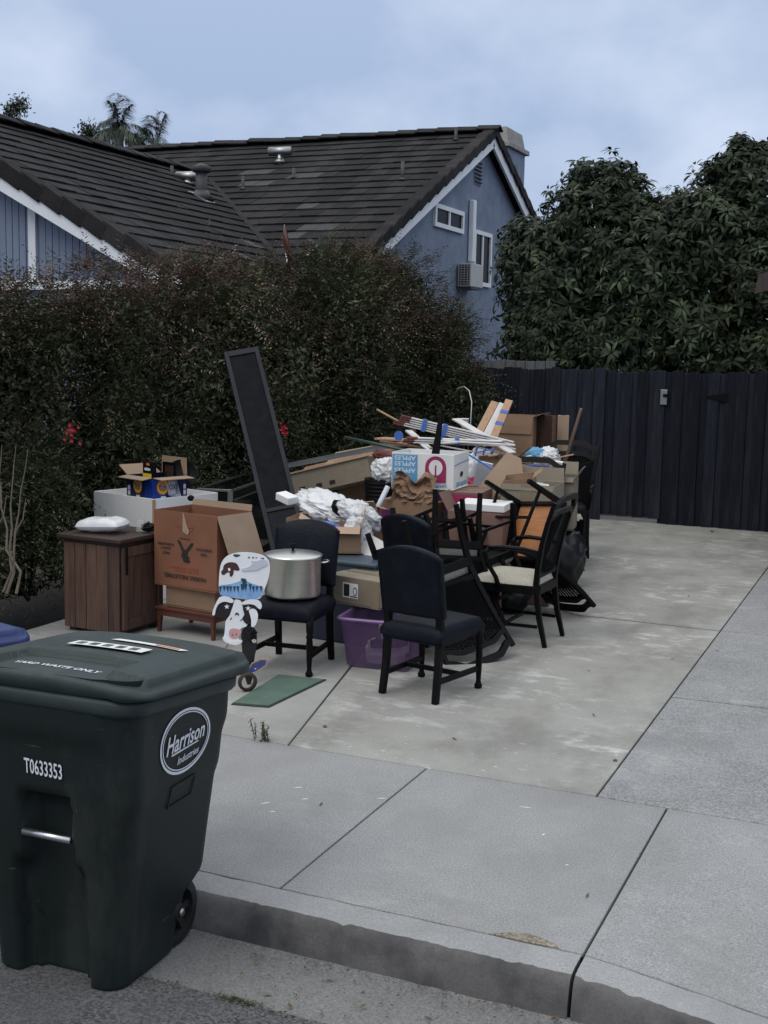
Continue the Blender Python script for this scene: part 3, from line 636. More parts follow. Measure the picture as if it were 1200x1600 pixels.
# ================================================================== plants
def leaf_mesh(name, P, D, U, ln, wd, mats, mi, parent, bend=.25, quads=1, kind=None):
    """many folded leaves: base P, direction D, upward U (all Nx3), as one mesh"""
    n = len(P); D = D/np.linalg.norm(D, axis=1, keepdims=True); S = np.cross(D, U); S /= np.linalg.norm(S, axis=1, keepdims=True)+1e-9; U = np.cross(S, D)
    ln = np.asarray(ln).reshape(-1, 1)*np.ones((n, 1)); wd = np.asarray(wd).reshape(-1, 1)*np.ones((n, 1))
    if quads == 1:
        V = np.stack([P, P+D*ln*.45+S*wd*.5+U*ln*.04, P+D*ln-U*ln*bend*.6, P+D*ln*.45-S*wd*.5+U*ln*.04], 1).reshape(-1, 3)
        F = (np.arange(n)[:, None]*4+np.array([[0, 1, 2, 3]])).ravel(); nv, nf, per = 4, n, 4; ids = mi
    else:
        m1 = P+D*ln*.35+U*ln*.02; m2 = P+D*ln*.72-U*ln*bend*.25; tip = P+D*ln*.97-U*ln*bend*.8
        V = np.stack([P, m1+S*wd*.5+U*wd*.12, m1, m1-S*wd*.5+U*wd*.12, m2+S*wd*.42+U*wd*.08, m2, m2-S*wd*.42+U*wd*.08, tip], 1).reshape(-1, 3)
        fa = np.array([[0, 1, 2, 2], [0, 2, 3, 3], [1, 4, 5, 2], [2, 5, 6, 3], [4, 7, 5, 5], [5, 7, 6, 6]])
    me = bpy.data.meshes.new(name)
    if quads == 1:
        me.vertices.add(n*4); me.vertices.foreach_set('co', V.ravel().astype(np.float32))
        me.loops.add(n*4); me.loops.foreach_set('vertex_index', F.astype(np.int32)); me.polygons.add(n); me.polygons.foreach_set('loop_start', np.arange(n, dtype=np.int32)*4)
        me.polygons.foreach_set('loop_total', np.full(n, 4, np.int32)); mids = mi
    else:
        tris = []; base = np.arange(n)[:, None]*8
        lens = [3, 3, 4, 4, 3, 3]; idx = [[0, 1, 2], [0, 2, 3], [1, 4, 5, 2], [2, 5, 6, 3], [4, 7, 5], [5, 7, 6]]
        F = (base+np.array([sum(idx, [])])).ravel(); lt = np.tile(lens, n); ls = np.concatenate([[0], np.cumsum(lt)[:-1]])
        me.vertices.add(n*8); me.vertices.foreach_set('co', V.ravel().astype(np.float32))
        me.loops.add(len(F)); me.loops.foreach_set('vertex_index', F.astype(np.int32)); me.polygons.add(len(lt)); me.polygons.foreach_set('loop_start', ls.astype(np.int32)); me.polygons.foreach_set('loop_total', lt.astype(np.int32)); mids = np.repeat(mi, 6)
    for k in mats: me.materials.append(M[k])
    me.polygons.foreach_set('material_index', np.asarray(mids, np.int32)); me.update(calc_edges=True); me.validate()
    o = bpy.data.objects.new(name, me); COL.objects.link(o)
    if parent: o.parent = parent
    if kind: o['kind'] = kind
    return o
def unit(v): return v/(np.linalg.norm(v, axis=1, keepdims=True)+1e-9)
def hedge_shrub(x, y, rx, ry, h, ns, label, bronze, seed, zmin=.12):
    """feathery shrub: arching sprays of small leaflets over a lumpy crown, bare stems inside"""
    r = np.random.default_rng(seed); o = thing('hedge_shrub', label, 'shrub', (x, y, 0), group='feathery shrubs of the tall hedge')
    nl = 24; la = r.uniform(0, 2*PI, nl); lz = r.uniform(zmin, .8, nl); lr = r.uniform(.45, .9, nl); lz[:8] = r.uniform(.84, .97, 8); lr[:8] = r.uniform(.2, 1., 8); la[:8] = np.where(np.arange(8) % 2 == 0, PI/2, -PI/2)+r.uniform(-.5, .5, 8)
    lumps = np.stack([np.cos(la)*rx*lr*.62, np.sin(la)*ry*lr*.62, lz*h*.93], 1); lrad = r.uniform(.42, .72, nl)*min(rx, ry, h*.4)
    lumps[:, 2] = np.minimum(lumps[:, 2], h-lrad*.75)
    k = r.integers(0, nl, ns); d = unit(r.normal(size=(ns, 3))); d[:, 2] = np.where(d[:, 2] < -.35, -d[:, 2], d[:, 2])
    # keep mostly the side towards the driveway and street, the far side needs fewer
    keep = (d[:, 0]*.75-d[:, 1]*.66 > -.35) | (r.random(ns) < .3); Q = lumps[k]+d*lrad[k][:, None]; gap = np.array([noise.noise((q[0]*2.1+x*1.7, q[1]*2.1+y*1.3, q[2]*2.4)) for q in Q]); keep &= r.random(ns) < np.clip((gap+.32)*2.6, .07, 1); k = k[keep]; d = d[keep]; n = len(k)
    P = lumps[k]+d*lrad[k][:, None]*(r.random(n)**.4)[:, None]*np.array([[1, 1, 1.05]]); P[:, 2] = np.clip(P[:, 2], .05, h*1.02)
    low = P[:, 2] < h*.35
    dirs = unit(d*.8+np.array([[.28, -.2, .35]])+r.normal(size=(n, 3))*.42); dirs[low, 2] -= .35
    ln = r.uniform(.18, .42, n); wisp = (P[:, 2] > h*.72) & (r.random(n) < .09); ln[wisp] *= 1.75; dirs[wisp] = unit(dirs[wisp]*.6+np.array([[.1, -.1, .75]])); NL = 13
    t = (np.arange(NL)+1)/NL; A = np.repeat(P, NL, 0); DD = np.repeat(unit(dirs), NL, 0); LL = np.repeat(ln, NL); T = np.tile(t, n)
    side = np.cross(DD, np.array([[0, 0, 1.]])); side = unit(side+1e-6); sg = np.where(np.tile(np.arange(NL), n) % 2 == 0, 1., -1.)
    up = np.cross(side, DD); base = A+DD*(LL*T)[:, None]-np.array([[0, 0, 1.]])*(LL*T*T*.30)[:, None]
    D = unit(DD*.75+side*(sg*.85)[:, None]+r.normal(size=base.shape)*.22-np.array([[0, 0, .18]]))
    L_ = r.uniform(.036, .066, len(base))*(1.15-.4*T); W_ = L_*r.uniform(.20, .30, len(base))
    hz = P[:, 2]/h; patch = np.array([noise.noise((p[0]*1.3+x, p[1]*1.3+y, p[2]*1.3)) for p in P])
    pb = np.clip((hz-.5)*1.7*bronze+patch*.6-.05, 0, .8); u = r.random(n); mi = np.zeros(n, int)
    mi[u < pb] = 1; mi[(u > .93) & (hz > .3)] = 2; mi[(u < pb*.35)] = 3
    leaf_mesh('foliage', base, D, up, L_, W_, ['leafA', 'leafB', 'leafC', 'leafD'], np.repeat(mi, NL), o, .2)['kind'] = 'stuff'
    # inner leaves that close the depth
    ni = ns*5; k = r.integers(0, nl, ni); P2 = lumps[k]+unit(r.normal(size=(ni, 3)))*(lrad[k]*.75*r.random(ni)**.33)[:, None]; P2[:, 2] = np.clip(P2[:, 2], .05, h*.96)
    leaf_mesh('inner_foliage', P2, unit(r.normal(size=(ni, 3))), unit(r.normal(size=(ni, 3))), r.uniform(.05, .10, ni), r.uniform(.018, .032, ni), ['leafA'], np.zeros(ni, int), o)['kind'] = 'stuff'
    for q in range(9):
        b = MB(); a = r.uniform(0, 2*PI); e = lumps[q % nl]; s0 = Vector((math.cos(a)*.12, math.sin(a)*.12, 0)); e = Vector(e)*.95
        mid = s0.lerp(e, .5)+Vector((r.normal()*.1, r.normal()*.1, .15)); b.tube([s0, s0.lerp(mid, .6), mid, mid.lerp(e, .6), e], [.022, .019, .015, .011, .005], 6)
        obj('stem', b, 'bark', o)
    return o
shrubs = [(-7.3, 6.55, 1.0, 1.25, 2.42, 'green feathery hedge shrub at the left edge with pale new tips', .35),
          (-7.45, 8.3, 1.05, 1.3, 2.54, 'hedge shrub behind the white box, green below and bronze on top', .6),
          (-7.1, 10.0, 1.05, 1.3, 2.74, 'bronze-topped hedge shrub directly behind the tall leaning screen', .95),
          (-6.85, 11.7, 1.1, 1.3, 2.9, 'rose brown hedge shrub hiding the foot of the roof valley', 1.0),
          (-6.45, 13.2, 1.15, 1.25, 3.08, 'dark olive hedge shrub in front of the lower gable edge', .55),
          (-6.45, 14.3, 1.05, 1.15, 3.22, 'tallest hedge shrub, its wispy top against the blue gable wall', .6),
          (-5.8, 15.0, .86, .72, 2.62, 'last small rounded hedge shrub where the hedge meets the dark fence', .3)]
for i, (x, y, rx, ry, h, lb, br) in enumerate(shrubs): hedge_shrub(x, y, rx, ry, h, int(5600*(rx*ry*h)/3.0), lb, br, 40+i, .5 if i == 6 else .12)
hedge_shrub(-6.55, 6.75, .5, .8, 1.15, 1500, 'low dark shrub at the foot of the hedge left of the cabinet', .1, 60)
hedge_shrub(-6.75, 8.0, .4, .8, 1.0, 1100, 'low dark shrub at the foot of the hedge behind the white box', .1, 61)
def flower_at(p, label, n=9, s=.02):
    o = thing('flower_cluster', label, 'flower', p)
    for i in range(n):
        b = MB(); c = Vector((random.gauss(0, .035), random.gauss(0, .03), random.gauss(0, .04)))
        for q in range(5):
            a = 2*PI*q/5; d = Vector((math.cos(a), -.5, math.sin(a))); e = Vector((-math.sin(a), 0, math.cos(a)))
            b.add([c, c+d*s+e*s*.6, c+d*s*1.8, c+d*s-e*s*.6], [(0, 1, 2, 3)])
        obj('blossom', b, 'flower', o)
flower_at((-6.05, 7.75, 1.42), 'small red flower cluster low in the hedge above the white box', 16, .011)
flower_at((-5.7, 10.6, 1.33), 'pinkish red flower spike in the hedge right of the leaning screen', 16, .010)
# bare grey branches at the left
br = thing('bare_branches', 'pale leafless branches in front of the hedge at the left edge', 'branches', (-5.95, 6.75, 0))
for q in range(7):
    p = Vector((-.18+.06*q, random.uniform(-.05, .05), .35)); pts = [p]; d = Vector((random.uniform(-.25, .22), .05, 1))
    for s in range(7): p = p+Vector((d.x+random.gauss(0, .28), random.gauss(0, .15), 1))*.15; pts.append(p)
    b = MB(); b.tube(pts, [.011-.0013*i for i in range(8)], 5)
    if q % 2: b.tube([pts[3], pts[3]+Vector((.07, 0, .1)), pts[3]+Vector((.10, 0, .25))], [.006, .005, .002], 5)
    obj('branch', b, 'twig', br)

# broad-leaved trees beyond the fence
def cluster_mesh(seed, young):
    r = np.random.default_rng(seed); n = r.integers(8, 12); a = np.arange(n)*2.4+r.uniform(0, 6); el = r.uniform(-.55, .5, n)
    D = np.stack([np.cos(a)*np.cos(el), np.sin(a)*np.cos(el), np.sin(el)], 1); P = D*.02+np.array([[0, 0, .02]])*r.random((n, 1))
    o = leaf_mesh('leaf_cluster', P, D, np.tile([[0, 0, 1.]], (n, 1))+r.normal(size=(n, 3))*.2, r.uniform(.13, .23, n), r.uniform(.042, .062, n), ['avo2' if young else 'avo'], np.zeros(n, int), None, .35, 2)
    me = o.data; bpy.data.objects.remove(o); return me
CL = [cluster_mesh(100+i, i % 4 == 0) for i in range(14)]
def broad_tree(x, y, crown, n, label, seed, trunk_h=1.6):
    """crown = list of (cx,cy,cz,rx,ry,rz) boughs; nearest clusters are parts, the rest one mass"""
    r = np.random.default_rng(seed); o = thing('broadleaf_tree', label, 'tree', (x, y, 0), group='broad-leaved trees beyond the fence')
    vol = np.array([c[3]*c[4]*c[5] for c in crown])**.67; k = r.choice(len(crown), n, p=vol/vol.sum()); C_ = np.array(crown)
    d = unit(r.normal(size=(n, 3))); rad = np.where(r.random(n) < .8, np.where(r.random(n) < .14, r.uniform(1.02, 1.24, n), r.uniform(.74, 1.04, n)), r.uniform(.3, .8, n)); P = C_[k, :3]+d*C_[k, 3:]*rad[:, None]
    keep = P[:, 2] > .9; P = P[keep]; d = d[keep]; n = len(P)
    camd = np.linalg.norm(P+np.array([[x, y, -2.1]]), axis=1); outer = (d[:, 1]-d[:, 0]*.2 < .15); order = np.argsort(camd+np.where(outer, 0, 100)); near = order[:230]; rest = order[230:]
    up = unit(d+np.array([[0, -.25, .45]])+r.normal(size=d.shape)*.25)
    def frame(i): return Vector(up[i]).to_track_quat('Z', 'Y').to_matrix().to_4x4() @ Matrix.Rotation(r.uniform(0, 6.28), 4, 'Z')
    for i in near:
        q = bpy.data.objects.new('leaf_cluster', CL[r.integers(0, len(CL))]); COL.objects.link(q); q.parent = o; s = r.uniform(.5, 1.0)
        q.matrix_local = Matrix.Translation(P[i]) @ frame(i) @ Matrix.Scale(s, 4)
    m = 9; A = np.repeat(P[rest], m, 0); upr = np.repeat(up[rest], m, 0); t1 = unit(np.cross(upr, r.normal(size=upr.shape))); el = r.uniform(-.5, .5, len(A))
    D = unit(t1*np.cos(el)[:, None]+upr*np.sin(el)[:, None])
    mi = (np.repeat(r.random(len(rest)), m) < .28).astype(int)
    leaf_mesh('crown', A+D*.02, D, upr+r.normal(size=upr.shape)*.15, r.uniform(.10, .19, len(A)), r.uniform(.032, .052, len(A)), ['avo', 'avo2'], mi, o, .35, 2)['kind'] = 'stuff'
    b = MB(); b.tube([(0, 0, -.3), (.03, 0, trunk_h*.5), (0, .05, trunk_h)], [.16, .13, .11], 10); tr = obj('trunk', b, 'bark', o)
    for c in crown:
        e = Vector(c[:3]); s0 = Vector((0, .05, trunk_h)); mid = s0.lerp(e, .5)+Vector((0, 0, .2)); b = MB(); b.tube([s0, mid, e, e+Vector((0, 0, c[5]*.6))], [.08, .06, .035, .012], 7); obj('limb', b, 'bark', tr)
    return o
broad_tree(-5.0, 18.6, [(-.2, -.1, 3.1, .85, .95, 1.2), (.35, 0, 3.9, .85, .8, 1.0), (1.1, -.1, 3.3, .9, .9, 1.0), (.0, -.45, 2.3, .95, .85, .7), (.55, .1, 4.55, .42, .4, .55), (.95, .05, 4.45, .2, .2, .3), (.1, 0, 4.75, .22, .2, .28), (.9, -.35, 2.2, .9, .8, .7), (-.75, .1, 3.75, .45, .5, .5)], 3800,
           'left broad-leaved tree beyond the fence, beside the blue gable wall', 11)
broad_tree(-2.7, 18.9, [(-.3, 0, 3.75, .95, .9, 1.05), (.35, 0, 4.2, .62, .62, .85), (.1, 0, 4.8, .36, .4, .45), (-.25, 0, 4.85, .2, .2, .22), (.42, 0, 5.05, .2, .2, .25), (.08, 0, 5.2, .18, .2, .16), (-.85, 0, 4.15, .6, .5, .5), (-1.3, 0, 3.9, .5, .5, .5), (.75, -.2, 3.2, .9, .9, .9), (-.4, -.4, 2.4, .9, .8, .7), (.6, -.5, 2.1, .9, .7, .6), (.75, 0, 3.8, .5, .55, .45)], 3800,
           'tallest broad-leaved tree beyond the fence, crown pointing up at the right', 12)
broad_tree(-.6, 18.4, [(-.4, 0, 3.1, 1.0, .9, 1.0), (.5, 0, 2.9, 1.0, .9, 1.0), (-.6, -.4, 2.2, 1.0, .8, .75), (-.9, .3, 3.7, .7, .6, .6)], 2200,
           'rightmost broad-leaved tree beyond the fence, cut by the frame edge', 13)
# far palm and trees above the roof
pm = thing('palm_tree', 'drooping feather palm standing far behind the roof ridge', 'palm tree', (-32.3, 45, 0))
b = MB(); b.tube([(0, 0, 0), (.1, 0, 6), (0, 0, 11.5)], [.22, .18, .14], 10); obj('trunk', b, 'bark', pm)
for q in range(30):
    r = np.random.default_rng(900+q); a = q*2.4; el = r.uniform(-.35, 1.45); ln = r.uniform(1.2, 1.9)*(1.15 if el > .8 else 1); n = 64; t = np.linspace(0.05, 1, n)
    hx = np.cos(el)*ln*t*.8; z = np.sin(el)*ln*t-ln*t*t*(.75 if el < 1 else .45)
    S = np.stack([np.cos(a)*hx, np.sin(a)*hx, z], 1); dS = np.gradient(S, axis=0); dS = unit(dS); sd_ = unit(np.cross(dS, [[0, 0, 1.]])+1e-6)
    P = np.concatenate([S, S]); D = np.concatenate([dS*.55+sd_*.75-np.array([[0, 0, .4]]), dS*.55-sd_*.75-np.array([[0, 0, .4]])])+r.normal(size=(2*n, 3))*.12
    o = leaf_mesh('frond', P, D, np.tile([[0, 0, 1.]], (2*n, 1)), np.concatenate([.55*np.sin(PI*np.clip(t, .12, .93))]*2), .022, ['palm'], np.zeros(2*n, int), pm, .4); o.location = (0, 0, 11.55)
pm.scale = (1.3, 1.3, 1.3); pm.location = (-32.4, 45, -3.6)
pm2 = dup(pm, 'feather palm mostly hidden behind the roof ridge, lower than its neighbour', (-30.9, 45.6, -4.3), 70, group=None)
def far_tree(x, y, h, r0, n, label, seed, sc_=1.):
    r = np.random.default_rng(seed); o = thing('far_tree', label, 'tree', (x, y, 0))
    b = MB(); b.tube([(0, 0, 0), (0, 0, h*.8)], [.2, .08], 8); obj('trunk', b, 'bark', o)
    c = np.array([[r.normal()*r0*.5, r.normal()*r0*.3, h-r0*.9+r.normal()*r0*.35] for _ in range(9)]); k = r.integers(0, 9, n)
    P = c[k]+r.normal(size=(n, 3))*r0*.22
    leaf_mesh('crown', P, unit(r.normal(size=(n, 3))), unit(r.normal(size=(n, 3))), r.uniform(.12, .25, n)*sc_, r.uniform(.05, .09, n)*sc_, ['avo', 'palm'], r.integers(0, 2, n), o)['kind'] = 'stuff'
    for q in range(9):
        b = MB(); b.tube([(0, 0, h*.55), tuple(c[q]*np.array([.5, .5, .9])), tuple(c[q])], [.06, .04, .015], 5); obj('limb', b, 'bark', o)
far_tree(-37.8, 45, 12.7, .85, 2600, 'sparse dark tree top above the ridge at the left edge', 77)
far_tree(-35.0, 46, 11.75, .8, 1500, 'small rounded tree top just clearing the roof left of the palm', 78)
# ================================================================== wheeled bins
def sstep(a, b, x): t = min(1, max(0, (x-a)/(b-a))); return t*t*(3-2*t)
def rrect(a, yf, yb, rad, n=120):
    """closed rounded rectangle x in [-a,a], y in [yf,yb], evenly spread points"""
    per = []; cs = [(a-rad, yf+rad, -PI/2), (a-rad, yb-rad, 0), (-a+rad, yb-rad, PI/2), (-a+rad, yf+rad, PI)]
    for cx, cy, t0 in cs:
        for i in range(9): t = t0+PI/2*i/8; per.append((cx+rad*math.cos(t), cy+rad*math.sin(t)))
    out = []; seg = [(per[i], per[(i+1) % len(per)]) for i in range(len(per))]; ls = [math.dist(p, q) for p, q in seg]; tot = sum(ls); acc = 0; k = 0
    for i in range(n):
        s = tot*i/n
        while acc+ls[k] < s: acc += ls[k]; k += 1
        f = (s-acc)/(ls[k]+1e-9); p, q = seg[k]; out.append((p[0]+(q[0]-p[0])*f, p[1]+(q[1]-p[1])*f))
    return out
BH = .972
def bin_a(z): return .255+.085*sstep(-.1, BH, z)+.012*sstep(.60, .68, z)
def bin_yf(z): return -.235-.05*sstep(-.1, BH, z)
def bin_yb(z): return .165+.17*sstep(.17, .27, z)+.03*sstep(.2, BH, z)+.03*sstep(.76, .84, z)
def bin_pt(i, n, z):
    x, y = BINR[z][i]; fr = sstep(-.05, -.2, y)*1.
    if y < -.12:
        rec = sstep(.105, .085, abs(x))*sstep(.685, .65, z)
        wide = sstep(.15, .12, abs(x))*sstep(.46, .38, z)
        y += .075*max(rec, wide*.75)
        sh = sstep(.825, .85, z)*sstep(.26, .2, abs(x)); y -= .014*sh
        y += .006*sstep(.30, .2, abs(abs(x)-.2))*sstep(.64, .60, z)*0
    return (x, y, tz(y, z))
BINR = {}
def tz(y, z): return z+.062*sstep(.62, .95, z)*min(1, max(0, (.36-y)/.64))
def lid_z(x, y):
    yc = (y-.04)/.395; e = max(abs(x)/.385, abs(yc)); d = .026*(1-abs(x/.40)**2.4)+.014
    d *= sstep(1.02, .86, e)*.8+.2
    d += .012*sstep(-.36, .35, y)
    pl = max(sstep(.218, .228, abs(x))*sstep(-.235, -.222, y), sstep(-.058, -.050, y))*sstep(.372, .36, abs(x))*sstep(.455, .44, y)
    return BH+.030+d+.026*pl-.008*sstep(.20, .185, abs(x))*sstep(.015, .03, y)*sstep(.165, .15, y)
def make_bin(name, label, loc, rz, mb_, ml_):
    o = thing(name, label, 'wheeled bin', loc, rz); n = 160
    zs = sorted(set([0, .006, .02]+[.03+.0225*i for i in range(46)]+[BH]))
    b = MB(); vs = []
    for z in zs:
        BINR[z] = rrect(bin_a(z)-(.012*(1-z/.02) if z < .02 else 0), bin_yf(z)+(.012*(1-z/.02) if z < .02 else 0), bin_yb(z), .075, n); vs += [bin_pt(i, n, z) for i in range(n)]
    fs = [(k*n+i, k*n+(i+1) % n, (k+1)*n+(i+1) % n, (k+1)*n+i) for k in range(len(zs)-1) for i in range(n)]; fs.append(tuple(reversed(range(n))))
    b.add(vs, fs, 0, True); obj('body', b, mb_, o)
    pr = [(0, BH-.05), (.012, BH-.048), (.022, BH-.035), (.024, BH-.005), (.018, BH+.006), (0, BH+.008), (-.02, BH)]
    b = MB(); vs = []
    for k, z in pr: vs += [(x, y, tz(y, z)) for x, y in rrect(bin_a(BH)+k, bin_yf(BH)-k, bin_yb(BH)+k, .085, n)]
    b.add(vs, [(k*n+i, k*n+(i+1) % n, (k+1)*n+(i+1) % n, (k+1)*n+i) for k in range(len(pr)-1) for i in range(n)], 0, True); obj('rim', b, ml_, o)
    # lid: skirt plus moulded top sheet
    A, YF, YB = bin_a(BH)+.046, bin_yf(BH)-.03, bin_yb(BH)+.085; b = MB(); out = rrect(A, YF, YB, .09, n); K = 64; cx, cy = 0, (YF+YB)/2; vs = []
    for k in range(K+1):
        f = 1-k/K*.999; vs += [(cx+(x-cx)*f, cy+(y-cy)*f, lid_z(cx+(x-cx)*f, cy+(y-cy)*f)-(.010 if k == 0 else 0)) for x, y in out]
    fs = [(k*n+i, k*n+(i+1) % n, (k+1)*n+(i+1) % n, (k+1)*n+i) for k in range(K) for i in range(n)]
    sk = [(x*1.004, y if y > 0 else y-.002, BH+.012+.022*sstep(.30, .27, abs(x))*sstep(-.2, -.25, y)) for x, y in out]; o0 = len(vs); vs += sk; fs += [(o0+i, o0+(i+1) % n, (i+1) % n, i) for i in range(n)]
    o1 = len(vs); vs += [(x*.97, cy+(y-cy)*.97, BH+.014) for x, y in out]; fs += [(o1+i, o1+(i+1) % n, o0+(i+1) % n, o0+i) for i in range(n)]
    vs = [(x, y, tz(y, z)) for x, y, z in vs]; b.add(vs, fs, 0, True); lid = obj('lid', b, ml_, o)
    b = MB(); b.tube([(-.25, YB-.01, BH-.03), (-.25, YB+.05, BH+.0), (.25, YB+.05, BH+.0), (.25, YB-.01, BH-.03)], .016, 8); obj('handle', b, mb_, o)
    for sx in (-1, 1):
        rt = Matrix.Rotation(PI/2, 3, 'Y'); b = MB()
        b.lathe([(.085, -.03), (.118, -.028), (.127, -.015), (.127, .015), (.118, .028), (.085, .03)], (0, 0, 0), 28, rt, cap=False); b.lathe([(.085, .03), (.085, -.03)], (0, 0, 0), 28, rt, cap=False)
        wh = obj('wheel', b, 'binblack', o, loc=(sx*.218, .178, .122))
        b = MB(); b.lathe([(.03, -.026), (.03, .03)], (0, 0, 0), 14, rt)
        for i in range(6): a = PI*i/3; b.bar((0, .02*math.cos(a), .02*math.sin(a)), (0, .09*math.cos(a), .09*math.sin(a)), .03, .028)
        b.lathe([(.09, -.012), (.03, -.005)], (0, 0, 0), 28, rt, cap=False); obj('spoke_hub', b, 'binblack', wh)
        b = MB(); b.lathe([(.016, .03), (.016, .036), (.009, .043)], (0, 0, 0), 12, rt); obj('axle_cap', b, 'steeldull', wh)
    b = MB(); b.tube([(-.25, .178, .127), (.25, .178, .127)], .011, 8); obj('axle', b, 'steeldull', o)
    return o
gb = make_bin('yard_waste_bin', 'large dark green wheeled bin with white oval logo standing in the gutter', (-2.69, 3.545, ZS), 2, 'bin', 'lid'); gb.scale = (1.05,)*3
obj('lift_bar', MB().tube([(-.095, -.262, .535), (.095, -.262, .535)], .0125, 12), 'chrome', gb)
LID = lambda u, v, w: (u, v, tz(v, lid_z(u, v))+w+.001)
def body_front(u, v, w): return (u, bin_yf(v)-.003-w-.0*sstep(.78, .80, v), v)
def body_side(u, v, w): return (bin_a(v)+.0025+w, u, tz(u, v))
text(gb, 'lettering', 'YARD WASTE ONLY', 0, -.195, .03, LID, 'sticker', width=.34, bold=.02)
# weathered sticker on the lid: a strip that follows the moulded lid
s = MB(); s.grid(24, 6, lambda u, v: LID(-.155+.31*u, .07+.075*v, .008)); st = obj('lid_sticker', s, 'paper', gb)
for q in range(5):
    x0 = -.13+.055*q; s = MB(); s.grid(5, 4, lambda u, v: LID(x0+.03*u, .085+.04*v, .0095)); obj('print', s, 'tote' if q % 2 else 'matgreen', st)
s = MB(); s.grid(20, 4, lambda u, v: LID(-.06+.3*u+.02*v, .205+.028*v-.02*u, .004)); obj('lid_sticker', s, 'paper', gb)
s = MB(); s.grid(8, 3, lambda u, v: LID(.13+.10*u, .198+.014*v-.006*u, .0055)); obj('lid_sticker', s, 'orange', gb)
text(gb, 'serial_number', 'T0633353', .005, .775, .05, body_front, 'sticker', width=.15, bold=.012, arc=-.03)
lg = obj('logo', MB(), 'sticker', gb); LU, LV = .045, .805
m = MB(); ring(m, .165, .102, .009, body_side, LU, LV); ring(m, .150, .090, .004, body_side, LU, LV, t=.0012)
lg.data = mesh('logo', m, [M['sticker']])
text(lg, 'lettering', 'Harrison', LU, LV+.008, .052, body_side, 'sticker', width=.25, shear=.28, bold=.016, arc=.06)
text(lg, 'lettering', 'Industries', LU+.02, LV-.052, .022, body_side, 'sticker', width=.14, shear=.28, bold=.012, arc=.06)
m = MB(); m.prism([(LU-.09, LV-.033), (LU+.085, LV-.022), (LU+.085, LV-.018), (LU-.09, LV-.028)], .001, body_side); obj('underline', m, 'sticker', lg)
m = MB()
for k in range(4):
    for q in (rect(-.10, .62, .10, .624), rect(-.10, .70, .10, .704)): m.prism([(u+LU-.01, v) for u, v in q], .003, body_side)
m = MB()
for q in (rect(-.075, .595, .085, .601), rect(-.075, .668, .085, .674), rect(-.075, .601, -.069, .668), rect(.079, .601, .085, .668)): m.prism([(u+LU, v) for u, v in q], .003, body_side)
obj('moulded_panel', m, 'bin', gb)
bb = make_bin('recycling_bin', 'blue wheeled recycling bin, only its lid corner showing at the left edge', (-3.86, 3.70, ZS), -4, 'bluebin', 'bluebin')
obj('label_sticker', MB().box((.366, .1, BH+.03), (.004, .05, .03)), 'sticker', bb)
